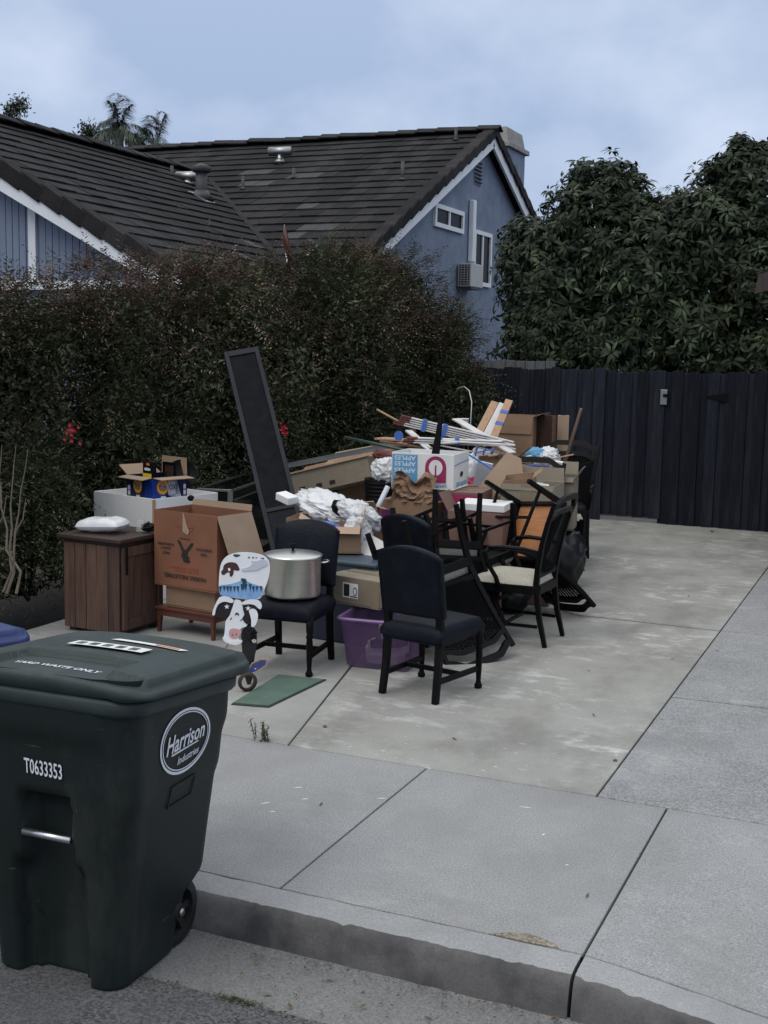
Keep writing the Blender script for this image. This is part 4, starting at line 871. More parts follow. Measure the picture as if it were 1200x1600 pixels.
# ================================================================== chairs
def turned(mb, x, y, z1, r=.022):
    mb.lathe([(.017, 0), (.024, .006), (.026, .02), (.018, .035), (.015, .05), (.019, .12), (.022, .22), (.019, .25), (.026, .262), (.019, .275), (.024, .31), (.024, z1)], (x, y, 0), 14)
def upholstered(label, loc, rz):
    """navy side chair: nail-trimmed back with arched top, plump seat, turned front legs, square rear legs"""
    o = thing('upholstered_chair', label, 'chair', loc, rz, 'navy upholstered chairs')
    for s in (-1, 1):
        b = MB(); b.tube([(s*.195, -.245, 0), (s*.19, -.215, .2), (s*.19, -.20, .42), (s*.19, -.215, .60), (s*.185, -.255, .86)], [.027, .029, .031, .028, .02], 4, up=(0, 1, 0)); obj('leg', b, 'black', o, .004)
        b = MB(); turned(b, s*.215, .235, .40); obj('leg', b, 'black', o)
        b = MB(); b.bar((s*.193, -.22, .13), (s*.212, .232, .13), .022, .034); obj('stretcher', b, 'black', o, .003)
    b = MB(); b.bar((-.20, .02, .135), (.20, .02, .135), .022, .03); obj('stretcher', b, 'black', o, .003)
    b = MB(); b.box((0, .005, .385), (.44, .46, .07)); obj('seat_rail', b, 'navy', o, .008)
    def seat(u, v):
        x = (u-.5)*2; y = (v-.5)*2; w = .235-.012*(1-v); e = max(abs(x), abs(y)); z = .46+.028*(1-abs(x)**3)*(1-abs(y)**3)-.05*sstep(.86, 1., e)**2
        return (x*w, .01+y*.255, z)
    b = MB(); b.grid(22, 22, seat); k = 22; ed = [i for i in range(k)]+[j*k+k-1 for j in range(1, k)]+[(k-1)*k+i for i in range(k-2, -1, -1)]+[j*k for j in range(k-2, 0, -1)]
    lo = [(b.v[i][0]*.98, b.v[i][1]*.985, .375) for i in ed]; n = len(ed); o0 = len(b.v); b.v += lo
    b.f += [(ed[i], o0+i, o0+(i+1) % n, ed[(i+1) % n]) for i in range(n)]; b.mi += [0]*n; b.sm += [True]*n; obj('seat', b, 'navy', o)
    def back(u, v, sd):
        x = (u-.5)*2; top = .90+.055*(1-x*x)-.012*sstep(.8, 1., abs(x)); z = .52+(top-.52)*v
        pad = .030*(1-abs(x)**4)*(1-abs(2*v-1)**4) if sd > 0 else .008*(1-abs(x)**4)*(1-abs(2*v-1)**4)
        yb = -.205-.075*max(0, (z-.55)/.4)-.02*(1-x*x)*.6
        return (x*(.222+.004*v), yb+sd*(.022+pad), z)
    b = MB(); b.grid(20, 20, lambda u, v: back(u, v, 1)); b.grid(20, 20, lambda u, v: back(1-u, v, -1))
    def er(g): k = 20; return [g+i for i in range(k)]+[g+j*k+k-1 for j in range(1, k)]+[g+(k-1)*k+i for i in range(k-2, -1, -1)]+[g+j*k for j in range(k-2, 0, -1)]
    A = er(0); k = 20; Bm = [400+(k-1-(i % k))+k*(i//k) for i in A]
    b.f += [(A[i], Bm[i], Bm[(i+1) % len(A)], A[(i+1) % len(A)]) for i in range(len(A))]; b.mi += [0]*len(A); b.sm += [True]*len(A); bk = obj('backrest', b, 'navy', o)
    b = MB()
    for sd in (-1,):
        for i in range(46):
            t = i/45; u, v = (.03, .05+.9*t*2.2) if t < .42 else ((.03+.94*(t-.42)/.16*.16/.16, .965) if t < .58 else (.97, .05+.9*(1-t)*2.2)); p = Vector(back(1-u if sd < 0 else u, min(.965, v), sd)); b.box(p+Vector((0, sd*.002, 0)), (.006, .006, .006))
    obj('nail_trim', b, 'blackmat', bk); return o
def cane_chair(label, mtx, arms=True, group='black dining chairs with cane backs'):
    """black armchair: cane back flaring to a scalloped, pierced top rail, cream seat over a plywood base"""
    o = thing('cane_chair', label, 'chair', mtx=mtx, group=group)
    def stile(t): # seat to top
        return Vector((.20+.055*t, -.22-.03*t-.10*t*t, .42+.60*t))
    for s in (-1, 1):
        m = Vector((s, 1, 1)); b = MB()
        b.tube([Vector((s*.205, -.30, 0)), Vector((s*.20, -.25, .2)), *[stile(t)*1 if s > 0 else Vector((-stile(t).x, stile(t).y, stile(t).z)) for t in (0, .25, .5, .75, 1.)]], [.021, .025, .028, .026, .024, .022, .021], 4, up=(0, 1, 0)); obj('rear_post', b, 'black', o, .004)
        b = MB(); b.bar((s*.235, .225, .42), (s*.24, .235, 0), .044, .044, w1=.032, h1=.032); obj('leg', b, 'black', o, .004)
        b = MB(); b.bar((s*.205, -.24, .14), (s*.236, .22, .14), .016, .022); obj('stretcher', b, 'black', o)
        if arms:
            q = stile(.40); b = MB(); b.tube([(s*(q.x+.005), q.y, q.z), (s*.255, -.14, .685), (s*.275, .0, .69), (s*.28, .11, .675)], [.018, .021, .023, .020], 8, flat=.7); b.tube([(s*.28, .10, .672), (s*.285, .135, .64), (s*.275, .11, .56), (s*.25, .06, .47), (s*.242, .04, .40)], [.019, .019, .016, .017, .019], 8); obj('armrest', b, 'black', o)
    b = MB(); b.bar((-.22, 0, .14), (.22, 0, .14), .016, .022); obj('stretcher', b, 'black', o)
    b = MB()
    for p, q in (((-.235, .225, .395), (.235, .225, .395)), ((-.2, -.235, .395), (.2, -.235, .395)), ((-.205, -.23, .395), (-.238, .22, .395)), ((.205, -.23, .395), (.238, .22, .395))): b.bar(p, q, .03, .06)
    obj('seat_frame', b, 'black', o, .004)
    b = MB(); b.prism([(-.225, .215), (.225, .215), (.192, -.215), (-.192, -.215)], .012, TOP(.395)); obj('seat_base', b, 'ply', o)
    def seat(u, v):
        x = (u-.5)*2; y = (v-.5)*2; e = max(abs(x), abs(y)); return (x*(.215+.03*v), .01+y*.235, .462+.022*(1-x**4)*(1-y**4)-.045*sstep(.88, 1., e)**2)
    b = MB(); b.grid(18, 18, seat); k = 18; ed = [i for i in range(k)]+[j*k+k-1 for j in range(1, k)]+[(k-1)*k+i for i in range(k-2, -1, -1)]+[j*k for j in range(k-2, 0, -1)]
    n = len(ed); o0 = len(b.v); b.v += [(b.v[i][0], b.v[i][1], .408) for i in ed]; b.f += [(ed[i], o0+i, o0+(i+1) % n, ed[(i+1) % n]) for i in range(n)]; b.mi += [0]*n; b.sm += [True]*n; obj('seat', b, 'cream', o)
    def wav(u): a = abs(u); return .052*sstep(.92, .45, a)
    def bp(u, z): t = (z-.42)/.6; q = stile(t); return Vector((u*q.x, q.y-.018*(1-u*u), z))
    b = MB(); us = [-1+2*i/24 for i in range(25)]
    for z0, th_, kk in ((.985, .042, 1.), (.905, .034, .75)):
        for i in range(24):
            vs = []
            for u in (us[i], us[i+1]):
                for dz in (-th_/2, th_/2):
                    for dy in (-.016, .016): p = bp(u, z0+kk*wav(u)+dz); vs.append(p+Vector((0, dy, 0)))
            b.add(vs, [(0, 1, 3, 2), (4, 6, 7, 5), (0, 4, 5, 1), (2, 3, 7, 6), (0, 2, 6, 4), (1, 5, 7, 3)])
    obj('top_rail', b, 'black', o)
    b = MB(); b.bar(bp(-1, .50), bp(1, .50), .03, .04); obj('lower_rail', b, 'black', o)
    b = MB(); nu, nv = 30, 34; zt = lambda u: .89+.75*wav(u); zz = lambda u, t: .50+(zt(u)-.5)*t
    for i in range(1, nu):
        u = -1+2*i/nu; pts = [bp(u, zz(u, t))+Vector((0, .004*(i % 2), 0)) for t in (0, .33, .66, 1)]
        for p, q in zip(pts, pts[1:]): b.bar(p, q, .0075, .002, up=(0, 1, 0))
    for j in range(1, nv):
        pts = [bp(u, zz(u, j/nv))+Vector((0, -.003, 0)) for u in (-.98, -.5, 0, .5, .98)]
        for p, q in zip(pts, pts[1:]): b.bar(p, q, .0085, .002, up=(0, 1, 0))
    obj('cane_panel', b, 'cane', o); return o
def basis(xa, za, origin):
    """matrix from the chair's sideways axis and its (possibly inverted) up axis"""
    z = Vector(za).normalized(); x = Vector(xa); x = (x-z*x.dot(z)).normalized(); y = z.cross(x)
    m = Matrix((x, y, z)).transposed().to_4x4(); m.translation = Vector(origin); return m
def upright(x, y, rz, z=0): return Matrix.Translation((x, y, z)) @ Matrix.Rotation(R(rz), 4, 'Z')
def put(m, anchor_local, anchor_world):
    m = m.copy(); m.translation = (0, 0, 0); m.translation = Vector(anchor_world)-(m @ Vector(anchor_local)); return m
upholstered('navy upholstered chair in front, empty seat, back turned to the street', (-2.685, 6.96, 0), -11)
ch = [c for c in COL.objects if c.name == 'upholstered_chair'][0]
dup(ch, 'navy upholstered chair with the stock pot on its seat', (-3.74, 7.10, 0), 186)
dup(ch, 'navy upholstered chair half hidden behind the front one, in line with the cartons', (-3.23, 8.28, 0), -20)
# cane chairs
c0 = cane_chair('black cane armchair with cream seat standing upright under another chair', upright(-2.66, 8.62, 88) @ Matrix.Scale(1.05, 4))
# inverted on the front navy chair: top rail rests on the ground, legs up
m = basis((-.67, -.74, .02), (.36, .0, -.93), (0, 0, 0)) @ Matrix.Scale(1.05, 4); m = put(m, (0, -.36, 1.03), (-2.62, 7.80, .015))
dup(c0, 'upside-down cane armchair leaning on the front navy chair, its back touching the ground', mtx=m)
m = basis((-.9, .3, 0), (.48, .72, -.46), (0, 0, 0)) @ Matrix.Scale(1.05, 4); m = put(m, (0, -.36, 1.03), (-2.50, 9.68, .06))
u2 = dup(c0, 'upside-down cane chair stacked over the upright one, orange plywood seat base up', mtx=m)
for c in kids(u2):
    if c.name.startswith('armrest'): bpy.data.objects.remove(c)
m = basis((-.95, .25, .05), (.05, .12, -.99), (0, 0, 0)); m = put(m, (0, 0, 0), (-3.12, 8.85, .93))
u3 = dup(c0, 'upside-down cane chair with thin legs up in front of the rose brown carton', mtx=m)
for c in kids(u3):
    if c.name.startswith('seat_base'): c.material_slots[0].link = 'OBJECT'; c.material_slots[0].material = M['blackmat']
m = basis((-.55, -.8, .1), (.25, -.3, -.92), (0, 0, 0)); m = put(m, (0, 0, 0), (-3.32, 8.62, .98))
u4 = dup(c0, 'upside-down cane chair jammed between the second navy chair and the rose brown carton', mtx=m)
for c in kids(u4):
    if c.name.startswith('seat_base'): c.material_slots[0].link = 'OBJECT'; c.material_slots[0].material = M['blackmat']
    if c.name.startswith('armrest'): bpy.data.objects.remove(c)
dup(c0, 'upright cane armchair behind the grey carton, only its top rail showing', mtx=upright(-3.10, 10.18, 186) @ Matrix.Scale(1.13, 4))
dup(c0, 'rearmost cane armchair, its top rail dark against the fence', mtx=upright(-3.28, 12.1, 184) @ Matrix.Scale(1.16, 4))
# ================================================================== left end of the pile
cb = thing('cabinet', 'rustic wood cabinet with dark top under a white package, left end of the pile', 'cabinet', (-5.36, 7.50, 0), 0)
W_, D_, H_ = .66, .42, .74
def planks(n, w, h, F, par, t=.014, g=.002, u0=None):
    u0 = -w/2 if u0 is None else u0
    for i in range(n): obj('plank', MB().prism(rect(u0+w*i/n+g, .03, u0+w*(i+1)/n-g, h-.03), t+random.uniform(-.002, .002), F), 'rustic', par, .002, 1)
cb.location = (-5.44, 7.46, 0); cb.rotation_euler = (0, 0, R(-4))
obj('carcass', MB().box((0, 0, .36), (.50, .50, .66)), 'darkwood', cb)
planks(5, .52, .70, FRONT(-.25), cb, u0=-.26)
obj('top', MB().box((0, 0, .715), (.60, .60, .03)), 'darkwood', cb, .006)
FD = RIGHT(.252)
for q in (rect(-.235, .05, -.185, .66), rect(.18, .05, .23, .66), rect(-.185, .59, .18, .66), rect(-.185, .05, .18, .12)): obj('door_frame', MB().prism(q, .022, FD), 'rustic', cb, .003)
for k in range(4): obj('plank', MB().prism(rect(-.185+.091*k+.001, .12, -.185+.091*(k+1)-.001, .59), .008, FD), 'rustic', cb)
obj('handle', MB().box((.282, -.20, .56), (.012, .014, .20)), 'blackmat', cb, .003)
for x in (-.22, .22):
    for y in (-.19, .19): obj('foot', MB().box((x, y, .015), (.06, .06, .03)), 'darkwood', cb)
b = pillow(.18, .12, .058, 3); tag(obj('package', b, 'plasticbag', loc=(-5.50, 7.40, .785), rot=(0, R(-3), R(8))), 'plump white plastic package lying on the rustic cabinet', 'package')
jr = thing('glass_jar', 'small glass jar stuffed with dark wrapping beside the white package', 'jar', (-5.27, 7.56, .73))
obj('glass', MB().lathe([(.035, 0), (.042, .01), (.042, .07), (.033, .085), (.033, .095)], n=16), mat('clear glass', (.55, .58, .58), .1, alpha=.35), jr); obj('wrapping', crumple((.05, .035, .035), 9, .4, 2.5, 3), 'foam', jr, loc=(.06, 0, .04))
# white carton behind the cabinet
wb = thing('white_carton', 'big open white box behind the cabinet carrying the detergent carton', 'box', (-6.02, 8.86, 0), -15)
for nm, c, s in (('panel', (0, -.36, .43), (.78, .012, .86)), ('panel', (-.39, 0, .43), (.012, .70, .86)), ('panel', (.39, 0, .43), (.012, .70, .86)), ('panel', (0, .36, .43), (.78, .012, .86)), ('shelf', (0, 0, .80), (.76, .70, .012))):
    obj(nm, MB().box(c, s), 'white', wb, .003)
obj('edge_strip', MB().box((.392, -.362, .43), (.02, .02, .85)), 'wood', wb)
# detergent carton
td = carton('detergent_carton', 'open blue detergent carton with tan flaps on the big white box', 'box', (-5.93, 8.74, .822), (.37, .36, .20), -20, 'tidenavy', [('f', 98, .10), ('b', 0, .15), ('l', 60, .15), ('r', 94, .12)], inside='card2')
FT = FRONT(-.181); FTR = RIGHT(.186)
decal(td, 'print_panel', rect(.08, .005, .184, .196), FT, 'tideblue'); decal(td, 'print_panel', rect(-.18, .005, -.05, .196), FTR, 'tideblue'); decal(td, 'print_panel', [(-.02, .05), (.11, .05), (.12, .0), (.06, .0), (.06, .196), (-.02, .196)], FTR, 'palegrey', w0=.0006)
FT0 = FT
for cu, FT in ((-.02, FT0), (-.075, FTR)):
    q = obj('emblem', MB().prism(ell(.062, .066, 28, cu, .118), .0006, FT, 0, .0014), 'orange', td)
    obj('emblem_ring', MB().prism(ell(.052, .055, 28, cu, .118), .0006, FT, 0, .0021), 'yellow', q); obj('emblem_centre', MB().prism(ell(.044, .046, 28, cu, .120), .0006, FT, 0, .0028), 'orange', q)
    text(q, 'lettering', 'Tide', cu, .118, .05, (lambda u, v, w: FT(u, v, w+.0036)), 'tidenavy', width=.085, bold=.02, shear=.1, rot=6)
    text(q, 'lettering', 'Tide', cu+.003, .121, .048, (lambda u, v, w: FT(u, v, w+.0034)), 'sticker', width=.092, bold=.035, shear=.1, rot=6)
    decal(td, 'barcode', rect(cu-.02, .015, cu+.03, .04), FT, 'sticker', w0=.002)
FT = FTR
text(td, 'lettering', 'OXI', .03, .112, .044, (lambda u, v, w: FT(u, v, w+.002)), 'tidenavy', width=.078, bold=.02)
text(td, 'lettering', 'ULTRA', .03, .168, .017, (lambda u, v, w: FT(u, v, w+.002)), 'tidenavy', width=.07, bold=.01)
for q in range(2): decal(td, 'label', rect(-.165, .03+.045*q, -.13, .068+.045*q), FT0, 'sticker', w0=.001); decal(td, 'label', rect(.14, .04+.05*q, .165, .08+.05*q), FTR, 'sticker', w0=.001)
ib = thing('small_box', 'small black product box with yellow edge in the detergent carton', 'box', (-5.99, 8.72, .985), -20)
obj('body', MB().box((0, 0, .075), (.13, .05, .15)), 'blackmat', ib, .002); obj('yellow_panel', MB().prism(rect(-.062, .0, .062, .05), .001, FRONT(-.0255)), 'yellow', ib); obj('side_panel', MB().box((-.0655, 0, .08), (.001, .046, .12)), 'palegrey', ib)
decal(ib, 'print', [(-.045, .09), (-.02, .10), (.02, .098), (.05, .09), (.04, .075), (-.03, .075)], FRONT(-.0255), 'sticker'); decal(ib, 'print', ell(.025, .012, 16, .01, .13), FRONT(-.0255), 'orange')
fr = thing('photo_frame', 'black picture frame standing in the detergent carton', 'frame', (-5.83, 8.78, .985), -16)
b = MB()
for c, s in (((0, 0, .14), (.16, .015, .02)), ((0, 0, .02), (.16, .015, .02)), ((-.07, 0, .08), (.02, .015, .10)), ((.07, 0, .08), (.02, .015, .10))): b.box(c, s)
obj('border', b, 'black', fr); obj('picture', MB().box((0, .004, .08), (.12, .006, .10)), 'darkwood', fr)
tag(obj('serving_tray', MB().lathe([(.0, 0), (.11, .004), (.13, .02), (.135, .022), (.125, .012), (.0, .008)], n=28, rot=Matrix.Rotation(R(70), 3, 'X') @ Matrix.Rotation(.5, 3, 'Y')), 'foam', loc=(-5.76, 8.86, 1.02)), 'black round tray edge leaning in the detergent carton', 'tray')
tag(obj('small_ball', crumple((.03, .03, .025), 5, .1, 2, 3), 'blackmat', loc=(-5.55, 8.68, .853)), 'small dark lump on the white box beside the detergent carton', 'lump')
# big brown carton, print upside down, on a smaller carton on a low red-brown table
lt = thing('low_table', 'low red-brown side table carrying two stacked brown cartons', 'table', (-4.80, 7.66, 0), -7)
obj('top', MB().box((0, 0, .185), (.56, .42, .022)), 'redwood', lt, .006)
b = MB()
for s in (-1, 1): b.box((0, s*.19, .15), (.50, .015, .045)); b.box((s*.26, 0, .15), (.015, .36, .045))
obj('apron', b, 'redwood', lt)
for x in (-.25, .25):
    for y in (-.18, .18): obj('leg', MB().bar((x, y, .172), (x*1.02, y*1.02, 0), .035, .035, w1=.025, h1=.025), 'redwood', lt, .003)
sc1 = carton('carton', 'smaller brown carton on the low red-brown table under the printed one', 'box', (-4.78, 7.68, .197), (.46, .36, .15), -7, 'card', closed=True)
nb = carton('carton', 'large brown carton with upside-down black print and open flap', 'box', (-4.79, 7.66, .356), (.60, .40, .56), -9, 'cardred', [('r', 158, .36), ('b', 20, .05), ('l', 95, .02)], inside='card2', jit=.008)
FB = FRONT(-.2035)
text(nb, 'lettering', 'NORRIS INDUSTRIES', .0, .085, .030, FB, 'ink', rot=180, width=.40, bold=.018)
for s, v, x, wd in (('GUARANTEED', .315, -.185, .165), ('QUALITY', .285, -.185, .10), ('FIRST', .25, -.185, .07), ('ASSISTING', .305, .185, .15), ('NEED', .27, .18, .065)): text(nb, 'lettering', s, x, v, .018, FB, 'ink', rot=180, width=wd, bold=.02)
em = obj('emblem', MB().prism([(-.012, .20), (.03, .195), (.055, .21), (.03, .22), (.045, .235), (.022, .25), (.03, .28), (.065, .315), (.085, .345), (.062, .345), (.03, .31), (.008, .285), (-.015, .30), (-.04, .345), (-.065, .36), (-.07, .345), (-.045, .31), (-.025, .27), (-.035, .235), (-.02, .225)], .0008, FB), 'ink', nb)
decal(nb, 'print_bar', rect(-.055, .368, .05, .373), FB, 'ink')
for v, x, wd in ((.455, .01, .19), (.435, .02, .12), (.15, -.01, .32), (.128, .02, .24)):
    q = MB()
    for k in range(int(wd/.03)): q.prism(rect(x-wd/2+.03*k, v, x-wd/2+.03*k+random.uniform(.015, .026), v+.012), .0005, FB)
    obj('faded_print', q, 'redink', nb)
obj('torn_patch', MB().prism([(-.02, .42), (.03, .40), (.045, .43), (.02, .47), (-.01, .56), (-.018, .56)], .0012, FB), 'card2', nb)
# dark cabinet lying behind: grey trim and black glass
dc = thing('display_cabinet', 'black glass display cabinet with grey metal trim behind the cartons', 'cabinet', (-5.98, 10.2, 0), 13)
obj('body', MB().box((0, 0, .42), (.34, 1.44, .80)), 'blackmat', dc); obj('glass_top', MB().box((0, 0, .826), (.33, 1.42, .008)), 'glassblk', dc)
obj('glass_side', MB().box((.174, .02, .46), (.006, 1.32, .58)), 'glassblk', dc)
for c, s in (((.165, 0, .828), (.02, 1.46, .022)), ((-.165, 0, .828), (.02, 1.46, .022)), ((0, -.72, .828), (.35, .02, .022)), ((.15, -.722, .42), (.05, .016, .80)), ((-.15, -.722, .42), (.03, .016, .80)), ((.178, 0, .74), (.008, 1.4, .014)), ((.178, -.66, .40), (.008, .02, .70)), ((0, -.722, .70), (.26, .014, .02))): obj('trim', MB().box(c, s), 'steeldull', dc, .002)
obj('door', MB().box((-.02, -.726, .5), (.22, .008, .34)), 'blackmat', dc); obj('blue_tie', MB().box((.182, .66, .80), (.012, .03, .14)), 'bluetape', dc)
# tall framed screen leaning back
A0, A1 = Vector((-4.42, 8.62, 0)), Vector((-5.61, 9.60, 2.10)); ax = (A1-A0).normalized(); sx = Vector((.88, .47, 0)); sx = (sx-ax*sx.dot(ax)).normalized(); ny = ax.cross(sx)
ms = Matrix((sx, ny, ax)).transposed().to_4x4(); ms.translation = A0; HH = (A1-A0).length
scn = thing('framed_screen', 'tall narrow dark framed screen leaning against the hedge', 'screen', mtx=ms)
scn_m = mat('dark grey frame paint', (.018, .020, .027), .6, .2, 6, .15, 40, spec=.2)
M['screenframe'] = scn_m
for q in (rect(-.155, 0, -.118, HH), rect(.118, 0, .155, HH), rect(-.118, HH-.055, .118, HH), rect(-.118, 0, .118, .06), rect(-.118, .95, .118, .985)): obj('frame', MB().prism(q, .03, FRONT(.015)), 'screenframe', scn, .003)
M['screenmesh'] = mat('dark mesh', (.0045, .0055, .008), .7, .6, 9, .3, 200, spec=.12)
obj('mesh_panel', MB().prism(rect(-.118, .985, .118, HH-.055), .006, FRONT(.004)), 'screenmesh', scn); obj('lower_panel', MB().prism(rect(-.118, .06, .118, .95), .01, FRONT(.006)), 'navy', scn)
# stock pot
pot = thing('stock_pot', 'aluminium stock pot with lid standing on a navy chair', 'pot', (-3.72, 7.06, .487), 20)
b = MB(); b.lathe([(.0, 0), (.17, 0), (.182, .008), (.186, .02), (.188, .262), (.193, .266), (.193, .272)], n=48, cap=False); obj('body', b, 'steel', pot)
b = MB(); b.lathe([(.198, .268), (.199, .276), (.185, .284), (.12, .296), (.05, .303), (.0005, .304)], n=48, cap=False); ld = obj('lid', b, 'steel', pot)
obj('knob', MB().lathe([(.008, .302), (.008, .315), (.016, .32), (.018, .345), (.012, .35), (0.001, .35)], n=14, cap=False), 'blackmat', ld)
for s in (-1, 1): obj('handle', MB().tube([(s*.19, -.05, .235), (s*.225, -.045, .238), (s*.24, 0, .24), (s*.225, .045, .238), (s*.19, .05, .235)], .006, 8), 'steel', pot)
# painted wooden cow
cw = thing('cow_sign', 'painted wooden cow cut-out with snowy farm scene leaning on the pot chair', 'sign', (-3.79, 6.52, .0), 30); cw.rotation_euler = (R(-4), 0, R(30))
k_ = .000672
def Z(pts): return [((x-344)*k_, (1412-y)*k_) for x, y in pts]
def smooth_poly(p, it=2):
    for _ in range(it):
        q = []
        for i in range(len(p)): a = p[i]; b = p[(i+1) % len(p)]; q += [(a[0]*.75+b[0]*.25, a[1]*.75+b[1]*.25), (a[0]*.25+b[0]*.75, a[1]*.25+b[1]*.75)]
        p = q
    return p
def cut(name, pts, lay, m, sm=2, t=.004, par=None):
    p = smooth_poly(Z(pts), sm) if sm else Z(pts); return obj(name, MB().prism(p, t, FRONT(0), 0, lay), m, par or cw)
cut('board', [(135, 290), (165, 225), (215, 185), (300, 162), (400, 160), (500, 175), (570, 205), (598, 260), (600, 340), (580, 430), (545, 520), (515, 605), (420, 600), (320, 600), (220, 580), (130, 570), (122, 440)], -.012, 'cowwhite', t=.016)
cut('sky_band', [(124, 470), (220, 462), (300, 440), (350, 418), (400, 440), (470, 468), (552, 484), (515, 602), (320, 598), (220, 578), (133, 566)], .004, 'cowblue', 1, .0015)
for x in (140, 175, 205, 235, 270, 300, 340, 375, 415, 445, 480, 515): cut('picket', [(x-14, 480-20*(300 < x < 420)), (x+14, 478-20*(300 < x < 420)), (x+random.randint(-6, 6), 535+random.randint(-8, 12))], .0058, 'cowteal', 0, .0012)
cut('picket', [(320, 405), (375, 405), (385, 440), (355, 520), (335, 500), (350, 450)], .0072, 'cowteal', 1, .0012)
cut('painted_cow', [(165, 290), (190, 262), (240, 250), (290, 262), (310, 300), (320, 330), (290, 335), (260, 325), (262, 360), (245, 390), (225, 390), (225, 350), (200, 350), (175, 375), (150, 370), (145, 340), (165, 320)], .004, 'cowbrown', 1, .0015)
cut('painted_patch', [(205, 310), (225, 305), (235, 330), (215, 340)], .0058, 'cowwhite', 1, .001)
cut('painted_leaf', [(250, 180), (290, 178), (330, 185), (300, 205), (270, 205)], .004, 'cowteal', 1, .0015)
for p in ([(390, 205), (410, 200), (408, 222)], [(430, 203), (455, 208), (440, 222)], [(505, 215), (545, 212), (540, 226)], [(462, 210), (478, 205), (474, 220)]): cut('painted_mark', p, .004, 'cowblack', 0, .0012)
cut('cloth_bow', [(330, 315), (400, 300), (440, 265), (420, 235), (470, 245), (520, 225), (575, 235), (580, 280), (520, 300), (480, 330), (430, 330), (340, 340)], .004, 'palegrey', 2, .006)
cut('body_board', [(330, 860), (480, 860), (485, 1050), (460, 1150), (440, 1412), (380, 1412), (345, 1120)], -.008, 'cowblack', 1, .012)
cut('head', [(270, 600), (330, 610), (345, 650), (350, 700), (370, 760), (400, 830), (380, 860), (330, 870), (300, 950), (330, 1000), (290, 1035), (200, 1010), (165, 970), (180, 930), (185, 850), (190, 800), (225, 760), (245, 700), (262, 650)], .006, 'cowwhite', 2, .014)
cut('ear', [(120, 650), (180, 618), (240, 620), (265, 650), (250, 690), (215, 760), (170, 785), (110, 770), (95, 740)], .000, 'cowblack', 2, .012)
cut('ear', [(340, 660), (400, 640), (470, 655), (492, 700), (430, 720), (410, 790), (420, 830), (390, 840), (350, 800), (345, 770), (370, 740)], .021, 'cowblack', 2, .004)
cut('horn', [(62, 750), (75, 690), (110, 610), (140, 570), (220, 575), (270, 610), (250, 640), (180, 615), (120, 640), (95, 700), (90, 750)], .014, 'cowwhite', 2, .010)
cut('horn', [(320, 640), (400, 600), (480, 600), (520, 630), (528, 670), (510, 700), (480, 670), (430, 645), (350, 650)], .014, 'cowwhite', 2, .010)
cut('cheek', [(400, 700), (450, 680), (490, 720), (490, 790), (460, 860), (425, 860), (430, 800), (415, 740)], .024, 'cowwhite', 2, .006)
cut('muzzle', [(225, 880), (270, 870), (340, 890), (335, 930), (300, 965), (250, 970), (220, 940)], .021, 'pinkpaint', 2, .003)
for x, y in ((255, 935), (290, 928)): cut('nostril', [(x-6, y-5), (x+6, y-5), (x+6, y+6), (x-6, y+6)], .0245, 'cowblack', 1, .001)
for x, y in ((200, 670), (398, 683)): cut('star', [(x+(26 if i % 2 == 0 else 11)*math.sin(i*PI/5), y-(26 if i % 2 == 0 else 11)*math.cos(i*PI/5)) for i in range(10)], .013 if x < 300 else .026, 'cowwhite', 0, .0015)
for p in ([(275, 760), (280, 730), (298, 724), (314, 738), (308, 760), (300, 744), (288, 742)], [(228, 790), (245, 768), (250, 774), (236, 794)], [(322, 800), (345, 778), (350, 784), (330, 805)]): cut('painted_line', p, .021, 'cowblack', 0, .001)
cut('jaw', [(170, 940), (210, 990), (280, 1000), (340, 975), (350, 1000), (300, 1036), (200, 1012), (160, 975)], .021, 'cowwhite', 2, .006)
for q in range(16):
    a = q*2.4; x, y = 400+40*math.cos(a)*(q/16+.3), 930+60*math.sin(a)*(q/16+.4); cut('bow_leaf', [(x, y), (x+18+8*math.cos(a), y-10), (x+40*math.cos(a)+20, y+30*math.sin(a)), (x+8, y+14)], .02+.0015*(q % 6), 'blackmat', 1, .003)
cut('flower', [(430, 985), (455, 970), (482, 985), (470, 1010), (445, 1010)], .03, 'cream', 1, .004)
pq = thing('plaque', 'small blue plaque with pale edge at the foot of the cow sign', 'plaque', (-3.70, 6.46, .0), 30)
for nm, pts, lay, m in (('edge', [(372, 1290), (436, 1166), (520, 1126), (582, 1128), (574, 1194), (482, 1252)], 0, 'wood'), ('face', [(384, 1280), (442, 1174), (520, 1136), (572, 1138), (564, 1186), (478, 1240)], .006, 'plaque')): obj(nm, MB().prism([(u-.05, v) for u, v in Z(pts)], .008 if lay == 0 else .002, FRONT(0), 0, lay), m, pq)
obj('mark', MB().prism([(u-.05, v) for u, v in Z([(460, 1215), (470, 1210), (480, 1216), (472, 1226)])], .001, FRONT(0), 0, .009), 'sticker', pq)
b = MB(); b.lathe([(.042, -.011), (.060, -.011), (.060, .011), (.042, .011)], (0, 0, 0), 26, Matrix.Rotation(PI/2, 3, 'X') @ Matrix.Rotation(0, 3, 'Y'), cap=False); b.lathe([(.042, .011), (.042, -.011)], (0, 0, 0), 26, Matrix.Rotation(PI/2, 3, 'X'), cap=False)
tag(obj('wooden_hoop', b, 'darkwood', loc=(-3.68, 6.40, .062), rot=(0, 0, R(50))), 'dark wooden hoop standing under the blue plaque by the mat', 'hoop')
